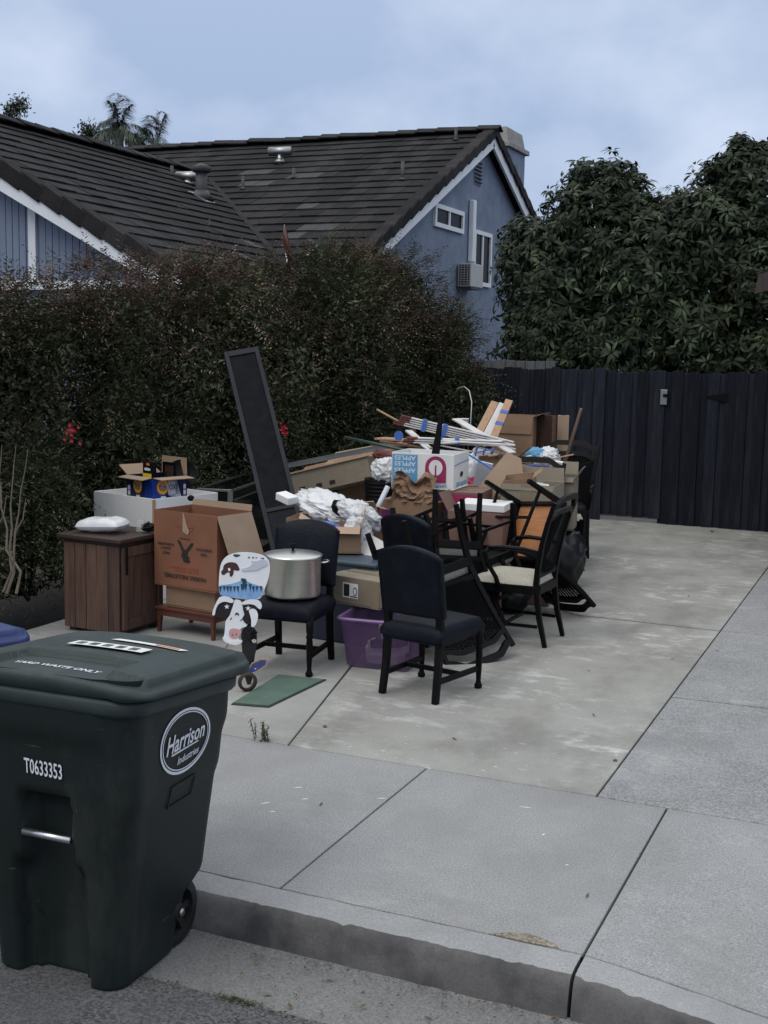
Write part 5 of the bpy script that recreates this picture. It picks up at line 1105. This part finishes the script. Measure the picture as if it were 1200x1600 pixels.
# scrolled wire stand
ws = thing('wire_stand', 'black wire scroll stand in the shade below the low table', 'stand', (-4.30, 7.35, 0), 20); pts = [(.09*math.exp(-t*.25)*math.cos(t*1.6)*1., 0, .16+.09*math.exp(-t*.25)*math.sin(t*1.6)) for t in np.linspace(0, 8, 50)]
obj('scroll', MB().tube(pts, .005, 6), 'steeldull', ws)
for s in (-1, 1): obj('leg', MB().tube([(0, 0, .12), (s*.06, .02, .05), (s*.09, -.02, 0)], .005, 6), 'steeldull', ws)
# green mat
mt = thing('rubber_mat', 'green rubber mat with dark edge lying under the chair leg with the pot', 'mat', (-3.52, 6.47, .0005), 0)
P4 = [(-3.62, 6.10), (-3.39, 6.15), (-3.36, 6.86), (-3.69, 6.82)]; P4 = [(x+3.52, y-6.47) for x, y in P4]
obj('border', MB().prism(P4, .008, TOP(0)), 'matedge', mt, .003); obj('pad', MB().prism([(x*.93, y*.955) for x, y in P4], .004, TOP(.008)), 'matgreen', mt, .002)
# ================================================================== middle: totes, bags, cartons
nt = thing('storage_tote', 'dark navy plastic tote standing on the ground behind the purple bin', 'tote', (-3.72, 8.02, 0), -8)
obj('tub', MB().box((0, 0, .225), (.52, .42, .45), taper=1.08), 'totenavy', nt, .012)
gt2 = thing('storage_tote', 'grey blue lidded tote marked BA beneath the white bags', 'tote', (-3.72, 8.06, .452), -6)
obj('tub', MB().box((0, 0, .065), (.56, .44, .13), taper=1.05), 'tote', gt2, .01); obj('lid', MB().box((0, 0, .142), (.62, .50, .025)), 'tote', gt2, .008)
text(gt2, 'lettering', 'BA', .10, .055, .045, FRONT(-.234), 'ink', bold=.02, width=.06)
co = carton('carton', 'open brown carton with raised flap on the grey blue tote', 'box', (-3.92, 8.15, .62), (.36, .28, .20), 24, 'card', [('r', 12, .13), ('l', 60, .12), ('f', 140, .06)])
tag(obj('blue_bag', crumple((.09, .06, .05), 12, .3, 2, 3), 'bluetape', loc=(-3.97, 8.08, .80)), 'bright blue plastic poking out of the open brown carton', 'plastic bag')
tag(obj('plastic_bag', crumple((.30, .19, .085), 21, .30, 1.5, 5), 'plasticbag', loc=(-4.20, 8.52, .90), rot=(.1, .25, R(-25))), 'large crumpled white plastic bag on top behind the pot chair', 'plastic bag', 'white plastic bags')
tag(obj('plastic_bag', crumple((.16, .11, .10), 33, .28, 1.8, 5), 'plasticbag', loc=(-3.86, 8.40, .86), rot=(.2, .5, .4)), 'white plastic bag bulging to the right of the larger bag', 'plastic bag', 'white plastic bags')
tag(obj('plastic_bag', crumple((.10, .09, .13), 27, .28, 2.2, 5), 'plasticbag', loc=(-3.80, 8.26, .74), rot=(.1, -.2, .9)), 'clear white plastic bag slumped over the edge of the grey blue tote', 'plastic bag', 'white plastic bags')
tag(obj('plastic_bag', crumple((.12, .10, .11), 44, .30, 1.6, 5), 'plasticbag', loc=(-4.27, 9.85, 1.06), rot=(.3, .4, .3)), 'white plastic bag left of the printed apple carton', 'plastic bag', 'white plastic bags')
tag(obj('envelope', MB().box((0, 0, 0), (.22, .16, .006)), 'paper', loc=(-3.64, 8.18, .66), rot=(.9, .3, -.3)), 'sheet of white paper tilted beside the slumped bag', 'paper')
tag(obj('foam_block', MB().box((0, 0, 0), (.16, .10, .06)), 'white', bevel=.006, loc=(-4.46, 8.35, .96), rot=(.1, .2, -.4)), 'small white block on the heap left of the large bag', 'block')
tag(obj('black_shoe', crumple((.10, .05, .06), 8, .2, 1.3, 3), 'blackmat', loc=(-3.98, 8.36, .90), rot=(0, .5, .2)), 'black crumpled scrap in front of the white bags', 'scrap')
bs = carton('carton', 'plain brown carton under the large white bag', 'box', (-4.22, 8.62, 0), (.56, .46, .80), 8, 'card', closed=True)
bs2 = carton('carton', 'small upright carton between the bags and the plum carton', 'box', (-3.80, 8.95, 0), (.30, .24, .76), 4, 'kraft', closed=True)
# flat carton on the purple bin
fc = carton('carton', 'flat grey beige carton with shipping label on the purple bin', 'box', (-3.43, 7.66, .365), (.46, .36, .19), -14, 'cardgrey', closed=True)
lb = obj('shipping_label', MB().prism(rect(-.09, .05, .045, .155), .001, FRONT(-.1825)), 'paper', fc)
decal(lb, 'print', rect(-.08, .06, -.03, .145), FRONT(-.1838), 'ink'); decal(lb, 'print', ell(.018, .03, 20, .02, .10), FRONT(-.1838), 'ink'); decal(lb, 'print', ell(.012, .022, 20, .02, .10), FRONT(-.185), 'paper'); decal(lb, 'barcode', rect(-.02, .058, .04, .066), FRONT(-.1838), 'ink')
decal(fc, 'tape', rect(.16, .0, .225, .19), FRONT(-.182), 'tape')
pb = thing('storage_bin', 'purple translucent plastic bin full of odds and ends under the flat carton', 'storage bin', (-3.20, 7.42, 0), 6)
b = MB(); n = 64
pr = [(.205, 0), (.225, .015), (.262, .315), (.275, .318), (.280, .345), (.268, .346), (.258, .316), (.221, .02)]
vs = []
for a, z in pr: vs += [(x, y, z) for x, y in rrect(a, -a*.76, a*.76, .045, n)]
b.add(vs, [(k*n+i, k*n+(i+1) % n, (k+1)*n+(i+1) % n, (k+1)*n+i) for k in range(len(pr)-1) for i in range(n)], 0, True); b.f.append(tuple(reversed(range(n)))); b.mi.append(0); b.sm.append(False)
obj('tub', b, 'purple', pb)
b = MB(); b.tube([(x, y, .335) for x, y in rrect(.275, -.212, .212, .05, 40)], .011, 8, closed=True); obj('rim', b, 'purplerim', pb)
for q in range(7):
    s = (random.uniform(.12, .26), random.uniform(.10, .16), random.uniform(.03, .09)); obj('contents', MB().box((0, 0, 0), s), random.choice(('palegrey', 'tote', 'paper', 'pinkpaint', 'navy')), pb, .004, loc=(random.uniform(-.09, .09), random.uniform(-.07, .02), .06+.035*q), rot=(random.uniform(-.1, .1), random.uniform(-.15, .15), random.uniform(-.4, .4)))
# ================================================================== the big heap
p1 = carton('carton', 'brown carton with plum stripe behind the second navy chair', 'box', (-3.86, 9.55, 0), (.56, .48, .48), 3, 'card', closed=True)
p2 = carton('carton', 'plum-sided brown carton under the crumpled kraft paper', 'box', (-3.83, 9.56, .492), (.52, .44, .38), -2, 'card', closed=True)
decal(p2, 'print_panel', rect(-.255, .10, -.12, .30), FRONT(-.2225), 'purpleprint'); decal(p2, 'print_panel', rect(-.1, .02, .2, .06), FRONT(-.2225), 'purpleprint'); decal(p1, 'print_panel', rect(-.27, .22, -.1, .4), FRONT(-.2425), 'purpleprint')
tag(obj('kraft_paper', drape(.40, .27, 51), 'kraft', loc=(-3.80, 9.44, .87), rot=(0, 0, 0)), 'crumpled brown kraft paper in front of the apple carton', 'paper')
mg = carton('carton', 'magenta and plum printed carton under the apple carton', 'box', (-3.60, 9.72, .0), (.62, .44, .955), 6, 'cardpink', closed=True)
FM = FRONT(-.2225); decal(mg, 'print_panel', rect(-.29, .70, .302, .94), FM, 'purpleprint'); decal(mg, 'print_panel', rect(.06, .80, .30, .94), FM, 'magenta', w0=.001)
text(mg, 'lettering', '257', .25, .88, .035, (lambda u, v, w: FM(u, v, w+.002)), 'sticker', width=.075, bold=.02); text(mg, 'lettering', 'EST', .25, .83, .03, (lambda u, v, w: FM(u, v, w+.002)), 'sticker', width=.07, bold=.02)
ap = carton('apple_carton', 'white apple carton turned upside down with red arch logo and blue panel', 'box', (-3.80, 9.73, .968), (.55, .46, .30), 4, 'paper', [], inside='card', jit=.006)
FA = FRONT(-.2335)
decal(ap, 'print_panel', rect(-.268, .012, -.045, .285), FA, 'paleblue')
for k, v in enumerate((.255, .205, .15)): text(ap, 'lettering', 'APPLES', -.155, v, .036, (lambda u, v_, w: FA(u, v_, w+.001)), 'sticker', rot=180, width=.19, bold=.012)
arch = [(.025, .06), (.21, .06), (.21, .19)]+[(.1175+.0925*math.cos(PI*i/12), .19+.092*math.sin(PI*i/12)) for i in range(1, 12)]+[(.025, .19)]
lo = obj('logo', MB().prism(arch, .0008, FA), 'magenta', ap)
decal(lo, 'logo_disc', ell(.060, .066, 26, .1175, .185), FA, 'paper', w0=.0012); decal(lo, 'logo_stem', rect(.111, .085, .125, .205), FA, 'magenta', w0=.0024)
decal(lo, 'logo_leaf', ell(.026, .018, 16, .085, .10), FA, 'paper', w0=.0024); decal(lo, 'logo_stem', [(.10, .098), (.112, .085), (.116, .062), (.106, .062), (.095, .088)], FA, 'paper', w0=.0024)
text(ap, 'lettering', 'unifrutti', .115, .030, .036, FA, 'blueink', rot=180, width=.20, bold=.01)
FR = RIGHT(.279)
decal(ap, 'hand_hole', [(x*.9, y) for x, y in smooth_poly(rect(-.045, .10, .045, .145), 2)], FR, 'ink'); decal(ap, 'print_line', [(-.22, .205), (.22, .23), (.22, .236), (-.22, .211)], FR, 'blueink')
text(ap, 'lettering', 'unifrutti', .0, .035, .05, FR, 'paleblue', rot=180, width=.30, bold=.012, shear=-.1); q = MB(); ring(q, .022, .03, .006, FR, .195, .055); obj('logo', q, 'magenta', ap)
# black ribbed tub on a carton, white tube
p3 = carton('carton', 'kraft carton below the ribbed black tub', 'box', (-4.42, 9.95, 0), (.46, .42, .66), 5, 'kraft', closed=True)
tb = thing('plant_tub', 'black ribbed round tub between the long tray and the apple carton', 'tub', (-4.32, 9.95, .672), 0)
b = MB(); pr = [(.0, 0), (.165, 0)]
for k in range(8): z = .02+.035*k; pr += [(.168+.002*k, z), (.176+.002*k, z+.008), (.176+.002*k, z+.018), (.168+.002*k, z+.026)]
b.lathe(pr+[(.19, .31), (.185, .315), (.17, .30)], n=32, cap=False); obj('shell', b, 'foam', tb)
tag(obj('white_tube', MB().tube([(-4.10, 9.18, .72), (-4.02, 9.32, .99)], .022, 14), 'palegrey'), 'short white tube leaning left of the kraft paper', 'tube')
# long tray and panels on the left of the heap
ty = thing('long_tray', 'long brown open carton tray tilted over the black cabinet', 'box', (-5.06, 10.5, .80), 2)
ty.rotation_euler = (R(-6), R(-15), R(3)); b = MB(); b.box((0, -.15, .11), (.86, .012, .22)); b.box((0, .15, .11), (.86, .012, .22)); b.box((-.425, 0, .11), (.012, .29, .22)); b.box((.425, 0, .11), (.012, .29, .22)); b.box((0, 0, .006), (.84, .29, .012)); obj('body', b, 'cardgrey', ty, .002)
obj('flap', MB().box((0, .20, .255), (.86, .20, .006), Matrix.Rotation(.5, 3, 'X')), 'card', ty); obj('flap', MB().box((-.47, -.02, .15), (.006, .27, .20), Matrix.Rotation(.4, 3, 'Y')), 'cardin', ty); obj('lip', MB().box((0, -.162, .222), (.88, .03, .012)), 'cardin', ty)
for u in (-.32, -.14, .0): decal(ty, 'hole', rect(u, .03, u+.06, .07), FRONT(-.157), 'ink')
tag(obj('steel_channel', MB().prism([(0, 0), (.06, 0), (.06, .05), (.054, .05), (.054, .006), (0, .006)], 1.1, lambda u, v, w: (w, u, v)), 'steeldull', loc=(-5.60, 10.35, .96), rot=(0, R(-13), R(6))), 'grey steel channel end sticking out left of the long tray', 'channel')
tag(obj('cardboard_sheet', MB().box((0, 0, 0), (.80, .50, .008), jit=.01), 'card2', loc=(-4.95, 10.95, 1.12), rot=(R(12), R(-13), R(8))), 'flat cardboard sheet lying behind the long tray', 'cardboard')
bx = carton('carton', 'brown carton hidden under the long tray and wooden panels', 'box', (-4.75, 11.1, 0), (.9, .6, .86), 4, 'card', closed=True)
by = carton('carton', 'wide brown carton holding up the slats and planks', 'box', (-4.0, 11.1, 0), (.8, .6, .98), -3, 'card', closed=True)
for k, (p, q, wd, m) in enumerate((((-4.93, 11.1, 1.19), (-4.2, 10.85, 1.20), .16, 'woodbrown'), ((-4.98, 11.3, 1.24), (-4.15, 11.2, 1.24), .20, 'wood'), ((-4.75, 10.8, 1.25), (-4.12, 10.9, 1.18), .09, 'woodbrown'), ((-4.66, 11.3, 1.33), (-4.2, 10.7, 1.21), .07, 'slatwhite'))):
    tag(obj('plank', MB().bar(p, q, wd, .018), m, bevel=.002), ['wide brown stained plank under the taped slats', 'broad pale plank lying at the back under the slats', 'narrow brown plank poking left of the apple carton', 'short pale slat with a rough end over the brown planks'][k], 'plank', 'loose planks on the heap')
tag(obj('pole', MB().tube([(-4.99, 10.5, 1.295), (-4.15, 10.35, 1.19)], .014, 8), 'greenpole'), 'dark green pole pointing left over the long tray', 'pole')
tag(obj('rod', MB().tube([(-4.88, 11.0, 1.545), (-4.45, 10.95, 1.36)], .011, 8), 'stick'), 'thin pale stick poking up left of the taped slats', 'stick')
tag(obj('cloth_roll', crumple((.16, .05, .05), 61, .3, 3, 4), 'slatred', loc=(-4.44, 10.3, 1.15), rot=(0, .1, -.1)), 'rolled maroon cloth left of the apple carton', 'cloth')
# bundles of white slats, maroon ends, blue tape
def bundle(label, p, q, n, wd, tapes, up=(0, 0, 1)):
    p = Vector(p); q = Vector(q); d = (q-p).normalized(); r = d.cross(Vector(up)).normalized(); u = r.cross(d).normalized()
    o = thing('slat_bundle', label, 'bundle', p, 0, 'taped bundles of slats')
    for k in range(n):
        off = u*(.021*k)+r*random.uniform(-.008, .008); e = (q-p)+d*random.uniform(-.05, .05); s = d*random.uniform(-.035, .035); sl = obj('slat', MB().bar(off+s, off+e, wd, .013), 'slatwhite', o, .002, 1)
        obj('painted_end', MB().bar(off+s-d*.002, off+s+d*.10, wd+.003, .0145), 'slatred', sl)
    for t in tapes: c = d*t+u*(.021*(n-1)/2); obj('tape', MB().bar(c-d*.02, c+d*.02, wd+.022, .021*n+.012), 'bluetape', o)
bundle('taped bundle of white slats with maroon ends rising to the left over the heap', (-4.58, 10.8, 1.43), (-3.55, 11.25, 1.19), 5, .10, (.26, .46))
bundle('lower taped bundle of white slats lying level above the apple carton', (-4.40, 10.55, 1.275), (-3.6, 10.9, 1.26), 3, .10, (.34, .50))
tag(obj('blue_disc', MB().lathe([(.045, 0), (.045, .012)], n=20, rot=Matrix.Rotation(PI/2, 3, 'X')), 'bluetape', loc=(-4.42, 10.48, 1.335)), 'round blue tape roll lid on the slats above the apple carton', 'disc')
for k, (p, q, wd) in enumerate((((-4.10, 10.6, 1.30), (-3.40, 10.85, 1.275), .07), ((-4.16, 11.3, 1.47), (-3.5, 11.1, 1.18), .12), ((-4.0, 10.5, 1.285), (-3.62, 11.2, 1.29), .06))):
    tag(obj('white_board', MB().bar(p, q, wd, .014), 'slatwhite', bevel=.002), ['thin white board pointing right above the apple carton', 'wide white board sloping behind the dark post', 'short grey-white board crossing under the others'][k], 'board', 'loose white boards on the heap')
tag(obj('post', MB().bar((-3.76, 9.72, 1.20), (-3.74, 9.80, 1.60), .075, .03, w1=.03, h1=.02), 'black', bevel=.003), 'black tapered post standing up out of the apple carton', 'post')
# three leaning planks
for k, (p, q, m) in enumerate((((-4.33, 12.3, 1.14), (-4.19, 12.6, 1.60), 'wood'), ((-4.23, 12.3, 1.14), (-4.10, 12.6, 1.585), 'slatwhite'), ((-4.13, 12.3, 1.14), (-4.03, 12.6, 1.625), 'wood'))):
    o = obj('plank', MB().bar(p, q, .085, .018, up=(0, -1, .3)), m, bevel=.002); tag(o, ['raw wood plank leaning upright, left one of the three', 'white plank standing between two raw wood planks', 'raw wood plank with blue tape marks, right of the white plank'][k], 'plank', 'upright planks by the fence')
    if k == 2:
        for t in (.45, .7): c = Vector(p).lerp(Vector(q), t); obj('tape', MB().bar(c, c+(Vector(q)-Vector(p))*.07, .09, .024, up=(0, -1, .3)), 'bluetape', o)
    obj('tape', MB().bar(Vector(p).lerp(Vector(q), .12), Vector(p).lerp(Vector(q), .2), .09, .024, up=(0, -1, .3)), 'bluetape', o)
# big cartons at the back
bb1 = carton('carton', 'dark brown carton at the back supporting the big tan one', 'box', (-4.05, 13.2, 0), (.62, .5, .96), 2, 'card', closed=True)
bb2 = carton('carton', 'big tan carton against the fence behind the upright planks', 'box', (-4.10, 13.15, .97), (.46, .40, .47), 2, 'card', [('f', 176, .2), ('r', 70, .1), ('l', 150, .1)], inside='card')
pn = thing('wood_panel', 'dark brown drawer side standing next to the big tan carton', 'panel', (-3.78, 13.1, .0), -24)
obj('board', MB().box((0, 0, .73), (.24, .03, 1.46)), 'darkwood', pn, .004); obj('edge', MB().box((.13, .02, .73), (.02, .05, 1.45)), 'woodbrown', pn, .003)
tag(obj('cardboard_sheet', MB().box((0, 0, 0), (.12, .008, 1.45), jit=.01), 'card2', loc=(-3.60, 13.25, .725), rot=(0, 0, .4)), 'narrow tan cardboard sheet standing right of the dark panel', 'cardboard')
lm = thing('small_lamp', 'small pale candle lamp at the back left of the upright planks', 'lamp', (-4.50, 12.5, .0)); obj('shade', MB().lathe([(.03, 1.28), (.045, 1.40)], n=16), 'cream', lm); obj('stand', MB().lathe([(.06, 0), (.015, .03), (.012, 1.28)], n=12), 'blackmat', lm); obj('cap', MB().lathe([(.05, 1.40), (.05, 1.412)], n=16), 'paper', lm)
hk = tag(obj('bent_wire', MB().tube([(-4.5, 12.6, .9), (-4.5, 12.7, 1.35), (-4.53, 12.8, 1.58), (-4.58, 12.85, 1.70), (-4.66, 12.9, 1.745), (-4.74, 12.9, 1.72), (-4.77, 12.9, 1.66)], .008, 8), 'steeldull'), 'thin bent grey rod arching up in front of the hedge end', 'rod')
# striped pillow, red-white bag, grey plank, tan sheet
sp = thing('striped_bundle', 'blue and white striped bundle behind the apple carton', 'bundle', (-3.70, 11.2, 1.12), -12); sp.rotation_euler = (0, R(12), R(12))
obj('body', MB().box((0, 0, 0), (.46, .2, .11)), 'slatwhite', sp, .03, 3)
for k in range(6): obj('stripe', MB().box((-.19+.075*k, 0, 0), (.028, .206, .116)), 'bluetape', sp, .03, 3)
ro = thing('plastic_bag', 'white bag with red patch stuffed right of the apple carton', 'plastic bag', (-3.72, 10.5, 1.04)); obj('film', crumple((.09, .10, .17), 71, .25, 2, 4), 'plasticbag', ro); obj('red_patch', crumple((.06, .06, .06), 72, .25, 2, 3), 'magenta', ro, loc=(.06, -.06, -.10))
tag(obj('grey_board', MB().box((0, 0, 0), (.14, .02, .26)), 'palegrey', bevel=.002, loc=(-3.52, 10.3, 1.03), rot=(.25, .2, .2)), 'short grey board upright between the bag and the tan sheet', 'board')
p5 = carton('carton', 'dark carton filling the heap right of the apple carton', 'box', (-3.42, 10.55, 0), (.66, .56, .93), 4, 'kraft', closed=True)
ts = tag(obj('tan_sheet', MB().prism([(0, 0), (.20, -.02), (.50, .30), (.47, .42), (.34, .47), (.27, .38)], .007, lambda u, v, w: (u, w+v*.3, v)), 'card2', loc=(-3.56, 9.92, .80), rot=(0, 0, .05)), 'large bent tan cardboard sheet leaning over the heap left of the grey carton', 'cardboard')
# rose carton, white tray on top
sx_ = carton('carton', 'rose brown carton with plum letter S behind the thin upturned chair legs', 'box', (-3.22, 9.40, 0), (.46, .36, .84), 5, 'cardpink', [('l', 30, .16)], closed=True, inside='cardpink')
text(sx_, 'lettering', 'S', .10, .47, .09, FRONT(-.1835), 'sticker', bold=.02); decal(sx_, 'print_panel', rect(.055, .41, .165, .54), FRONT(-.182), 'magenta')
for v, s in ((.62, 'LOVEVA'), (.70, 'E'), (.30, 'X')): text(sx_, 'lettering', s, -.03 if len(s) > 1 else .1, v, .045, FRONT(-.182), 'purpleprint', width=.22 if len(s) > 1 else None)
tag(obj('white_tray', MB().box((0, 0, 0), (.40, .26, .06)), 'white', bevel=.006, loc=(-3.17, 9.36, .885), rot=(.05, 0, .04)), 'shallow white box lid on the rose brown carton', 'box lid')
for k, (x, y, rx_, rz_) in enumerate(((-2.92, 10.75, .24, .29), (-3.30, 10.3, .2, .3), (-2.96, 9.45, .16, .16), (-3.42, 8.85, .17, .22))):
    tag(obj('rubbish_bag', crumple((rx_, rx_, rz_), 200+k, .22, 1.8, 4, -rz_*.95), 'binbag', loc=(x, y, rz_*.97)), ['black rubbish bag under the small grey carton at the right of the heap', 'black rubbish bag between the rose carton and the right stack', 'small black rubbish bag on the ground under the cane armchair', 'black rubbish bag in the shade behind the second navy chair'][k], 'rubbish bag')
r2 = random.Random(31)
LBL = ['thin white lath', 'grey lath', 'brown lath', 'blue taped lath', 'black metal strip', 'pale wood offcut']
for k in range(22):
    x = r2.uniform(-4.0, -3.0); y = 10.0+r2.random()*1.3; z = 1.06+.16*r2.random()-max(0, x+3.5)*.25; a = r2.uniform(-.5, 3.4); l_ = r2.uniform(.12, .42); i = k % 6
    p = Vector((x, y, z)); q = p+Vector((math.cos(a)*l_, math.sin(a)*l_*.5, r2.uniform(-.12, .16)))
    tag(obj('scrap_lath', MB().bar(p, q, r2.uniform(.02, .055), .012), ('slatwhite', 'palegrey', 'woodbrown', 'bluetape', 'blackmat', 'wood')[i], bevel=.002), LBL[i]+' jumbled on top of the heap behind the apple carton', 'scrap', LBL[i]+' scraps on the heap')
for k, (x, y, z, w_, d_, h_, m, lb_) in enumerate(((-3.62, 10.9, 1.0, .24, .18, .14, 'card2', 'small pale carton wedged behind the striped bundle'), (-3.22, 10.35, .98, .20, .16, .12, 'cardgrey', 'tiny grey carton on the dark carton behind the tan sheet'), (-4.15, 9.05, .0, .26, .22, .40, 'cardpink', 'small rose carton low behind the bags'), (-3.95, 8.75, .78, .20, .14, .10, 'card', 'little brown carton beside the white bags'))):
    carton('carton', lb_, 'box', (x, y, z), (w_, d_, h_), r2.uniform(-25, 25), m, [('f', 60, .08), ('r', 110, .07)], tilt=(r2.uniform(-10, 10), r2.uniform(-12, 12)) if z > .5 else (0, 0))
# grey carton group
g0 = carton('carton', 'rose brown closed carton at the bottom of the right stack', 'box', (-2.97, 10.0, 0), (.44, .38, .62), 4, 'cardpink', closed=True)
g1 = carton('carton', 'grey beige open carton with brown tape and label above the upturned chair', 'box', (-2.95, 9.96, .632), (.46, .40, .40), 4, 'cardgrey', [('b', 15, .12), ('f', 172, .05)], inside='cardgrey')
decal(g1, 'tape', rect(-.06, .16, .05, .395), FRONT(-.2025), 'tape'); lb = decal(g1, 'shipping_label', rect(-.05, .0, .07, .13), FRONT(-.2025), 'paper', w0=.001)
for q in range(4): decal(lb, 'print', rect(-.04, .02+.026*q, .03+.03*(q % 2), .032+.026*q), FRONT(-.2042), 'palegrey')
g2 = carton('carton', 'small tan carton tilted inside the grey carton, below the chair rail', 'box', (-3.04, 9.90, 1.0), (.26, .16, .09), 8, 'card', [('r', 60, .08)], tilt=(14, -8), inside='card')
tag(obj('paper_stack', MB().box((0, 0, 0), (.30, .22, .05)), 'paper', loc=(-2.95, 9.9, .985), rot=(.2, .1, .3)), 'white papers on top of the open grey carton', 'paper')
g3 = carton('carton', 'small grey beige carton with open flaps right of the chair rails', 'box', (-2.92, 10.75, .55), (.28, .30, .48), 8, 'cardgrey', [('r', 35, .10), ('b', 20, .12), ('f', 150, .05)], inside='cardgrey')
tag(obj('paper_roll', MB().box((0, 0, 0), (.09, .07, .22)), 'paper', loc=(-2.96, 10.72, 1.05), rot=(.1, .1, .2)), 'white paper packet standing in the tall grey carton', 'paper')
bg_ = thing('plastic_bag', 'blue and clear plastic bag with red bits near the broom handle', 'plastic bag', (-3.30, 11.5, 1.12)); obj('film', crumple((.15, .11, .10), 81, .28, 2, 5), 'plasticbag', bg_); obj('blue_part', crumple((.11, .05, .08), 82, .3, 2, 4), 'paleblue', bg_, loc=(-.06, -.06, .02)); obj('red_bits', crumple((.05, .05, .03), 83, .4, 2, 3), 'slatred', bg_, loc=(.03, -.09, .0))
p7 = carton('carton', 'brown carton at the back under the clear blue bag', 'box', (-3.32, 11.6, 0), (.5, .45, 1.02), 0, 'kraft', closed=True)
tag(obj('broom_handle', MB().tube([(-3.33, 11.95, .6), (-3.10, 12.05, 1.57), (-3.095, 12.05, 1.59)], [.017, .017, .013], 10), 'broom'), 'grey brown broom handle leaning right against the dark fence', 'broom handle')
su = thing('suitcase', 'black wheeled suitcase standing behind the cane armchair', 'suitcase', (-3.16, 12.05, 0), 20)
obj('shell', MB().box((0, 0, .34), (.30, .42, .56)), 'foam', su, .05, 4); obj('front_panel', MB().box((.155, 0, .34), (.03, .34, .46)), 'blackmat', su, .02, 3)
for s in (-1, 1): obj('wheel', MB().lathe([(.035, -.015), (.035, .015)], n=14, rot=Matrix.Rotation(PI/2, 3, 'Y')), 'binblack', su, loc=(.1, s*.15, .035))
for q in range(6): obj('rib', MB().box((-.153, 0, .14+.07*q), (.012, .36, .02)), 'foam', su)
# ================================================================== small things on the ground
wd = thing('weed', 'small green weed growing from the pavement joint left of the driveway seam', 'weed', (-3.12, 5.60, -.005)); r = np.random.default_rng(5)
for q in range(9):
    a = r.uniform(0, 6.28); h = r.uniform(.05, .13); p = np.array([r.normal()*.035, r.normal()*.012, 0]); tp = p+np.array([math.cos(a)*.03, math.sin(a)*.02, h]); obj('stem', MB().tube([tuple(p), tuple((p+tp)/2+np.array([0, 0, .01])), tuple(tp)], .0022, 4), 'weed', wd)
    n = 14; t = r.random((n, 1)); leaf_mesh('leaf', p+(tp-p)*t, unit(r.normal(size=(n, 3))+[[0, 0, .3]]), np.tile([[0, 0, 1.]], (n, 1)), r.uniform(.012, .026, n), .009, ['weed'], np.zeros(n, int), wd)
g = thing('weed', 'low mossy tuft in the seam between gutter and asphalt', 'weed', (-2.02, 3.455, ZS+.01)); n = 260
leaf_mesh('tuft', np.stack([r.normal(size=n)*.05, r.normal(size=n)*.012, np.zeros(n)], 1), unit(r.normal(size=(n, 3))*[[1, 1, .5]]+[[0, 0, .8]]), np.tile([[0, 0, 1.]], (n, 1)), r.uniform(.008, .022, n), .004, ['weed'], np.zeros(n, int), g)
g = MB(); n = 240
for q in range(n):
    x = -2.6+r.random()*2.2; y = 3.455+r.normal()*.012; c = Vector((x, y, ZS+.012)); a = r.uniform(0, 6.28); d = Vector((math.cos(a), math.sin(a), .1))*r.uniform(.004, .012); e = Vector((-d.y, d.x, 0))*.4; g.add([c-d, c+e+Vector((0, 0, .004)), c+d, c-e], [(0, 1, 2, 3)])
o = obj('seam_debris', g, 'deadleaf'); o['kind'] = 'stuff'; o['label'] = 'fine dry debris along the seam between gutter and asphalt'
spots = [(-1.66, 3.72, ZS), (-1.38, 3.66, ZS), (-1.23, 3.63, ZS), (-1.30, 3.60, ZS), (-1.80, 3.74, ZS), (-1.12, 3.60, ZS), (-1.95, 3.55, ZS), (-1.45, 3.52, ZS), (-2.42, 4.9, 0), (-1.62, 6.9, 0), (-1.9, 7.9, 0), (-1.45, 8.5, 0), (-2.2, 6.1, 0), (-1.2, 8.9, 0), (-1.05, 4.5, 0), (-1.5, 10.4, 0), (-1.75, 10.9, 0)]
g = MB(); r3 = random.Random(8)
for q in range(420):
    x = -2.3+r3.random()*2.6; y = 3.83-abs(r3.gauss(0, .05)) if q < 260 else 3.5+r3.random()*.3; c = Vector((x, y, ZS+.012+.01*(y > 3.78))); a = r3.uniform(0, 6.28); l_ = r3.uniform(.003, .011)*(2 if r3.random() < .12 else 1); d = Vector((math.cos(a), math.sin(a), .15))*l_; e_ = Vector((-d.y, d.x, 0))*.35; g.add([c-d, c+e_+Vector((0, 0, .003)), c+d, c-e_], [(0, 1, 2, 3)])
o = obj('gutter_debris', g, 'deadleaf'); o['kind'] = 'stuff'; o['label'] = 'fine dry leaf crumbs in the gutter along the kerb'
base = None
for i, (x, y, z) in enumerate(spots):
    if base is None:
        b = MB(); b.add([(-.028, 0, .003), (-.008, -.0045, .001), (-.008, .0045, .007), (.012, -.004, .006), (.012, .004, .001), (.03, 0, .006)], [(0, 1, 2), (1, 3, 4, 2), (3, 5, 4)], 0, True); base = obj('dry_leaf', b, 'deadleaf'); o = base
    else: o = base.copy(); COL.objects.link(o)
    s = random.uniform(.5, 1.1); o.location = (x, y, z+.002); o.rotation_euler = (0, 0, random.uniform(0, 6.3)); o.scale = (s, s, s)
    tag(o, 'narrow dry leaf in the gutter below the kerb' if z < 0 else 'tiny dry leaf lying on the pale concrete', 'leaf', 'dry leaves in the gutter' if z < 0 else 'dry leaves on the concrete')
for i, (x, y, z, s, lb) in enumerate(((-2.93, 5.97, 0, .013, 'small brown pebble beside the driveway seam'), (-2.2, 15.2, 0, .02, 'dark pebble on the driveway just below the gate'), (-1.32, 6.15, 0, .012, 'pebble caught in the long driveway seam'))):
    tag(obj('pebble', crumple((s, s*.8, s*.6), 90+i, .2, 2, 2), 'stone', loc=(x, y, z+s*.4)), lb, 'pebble')
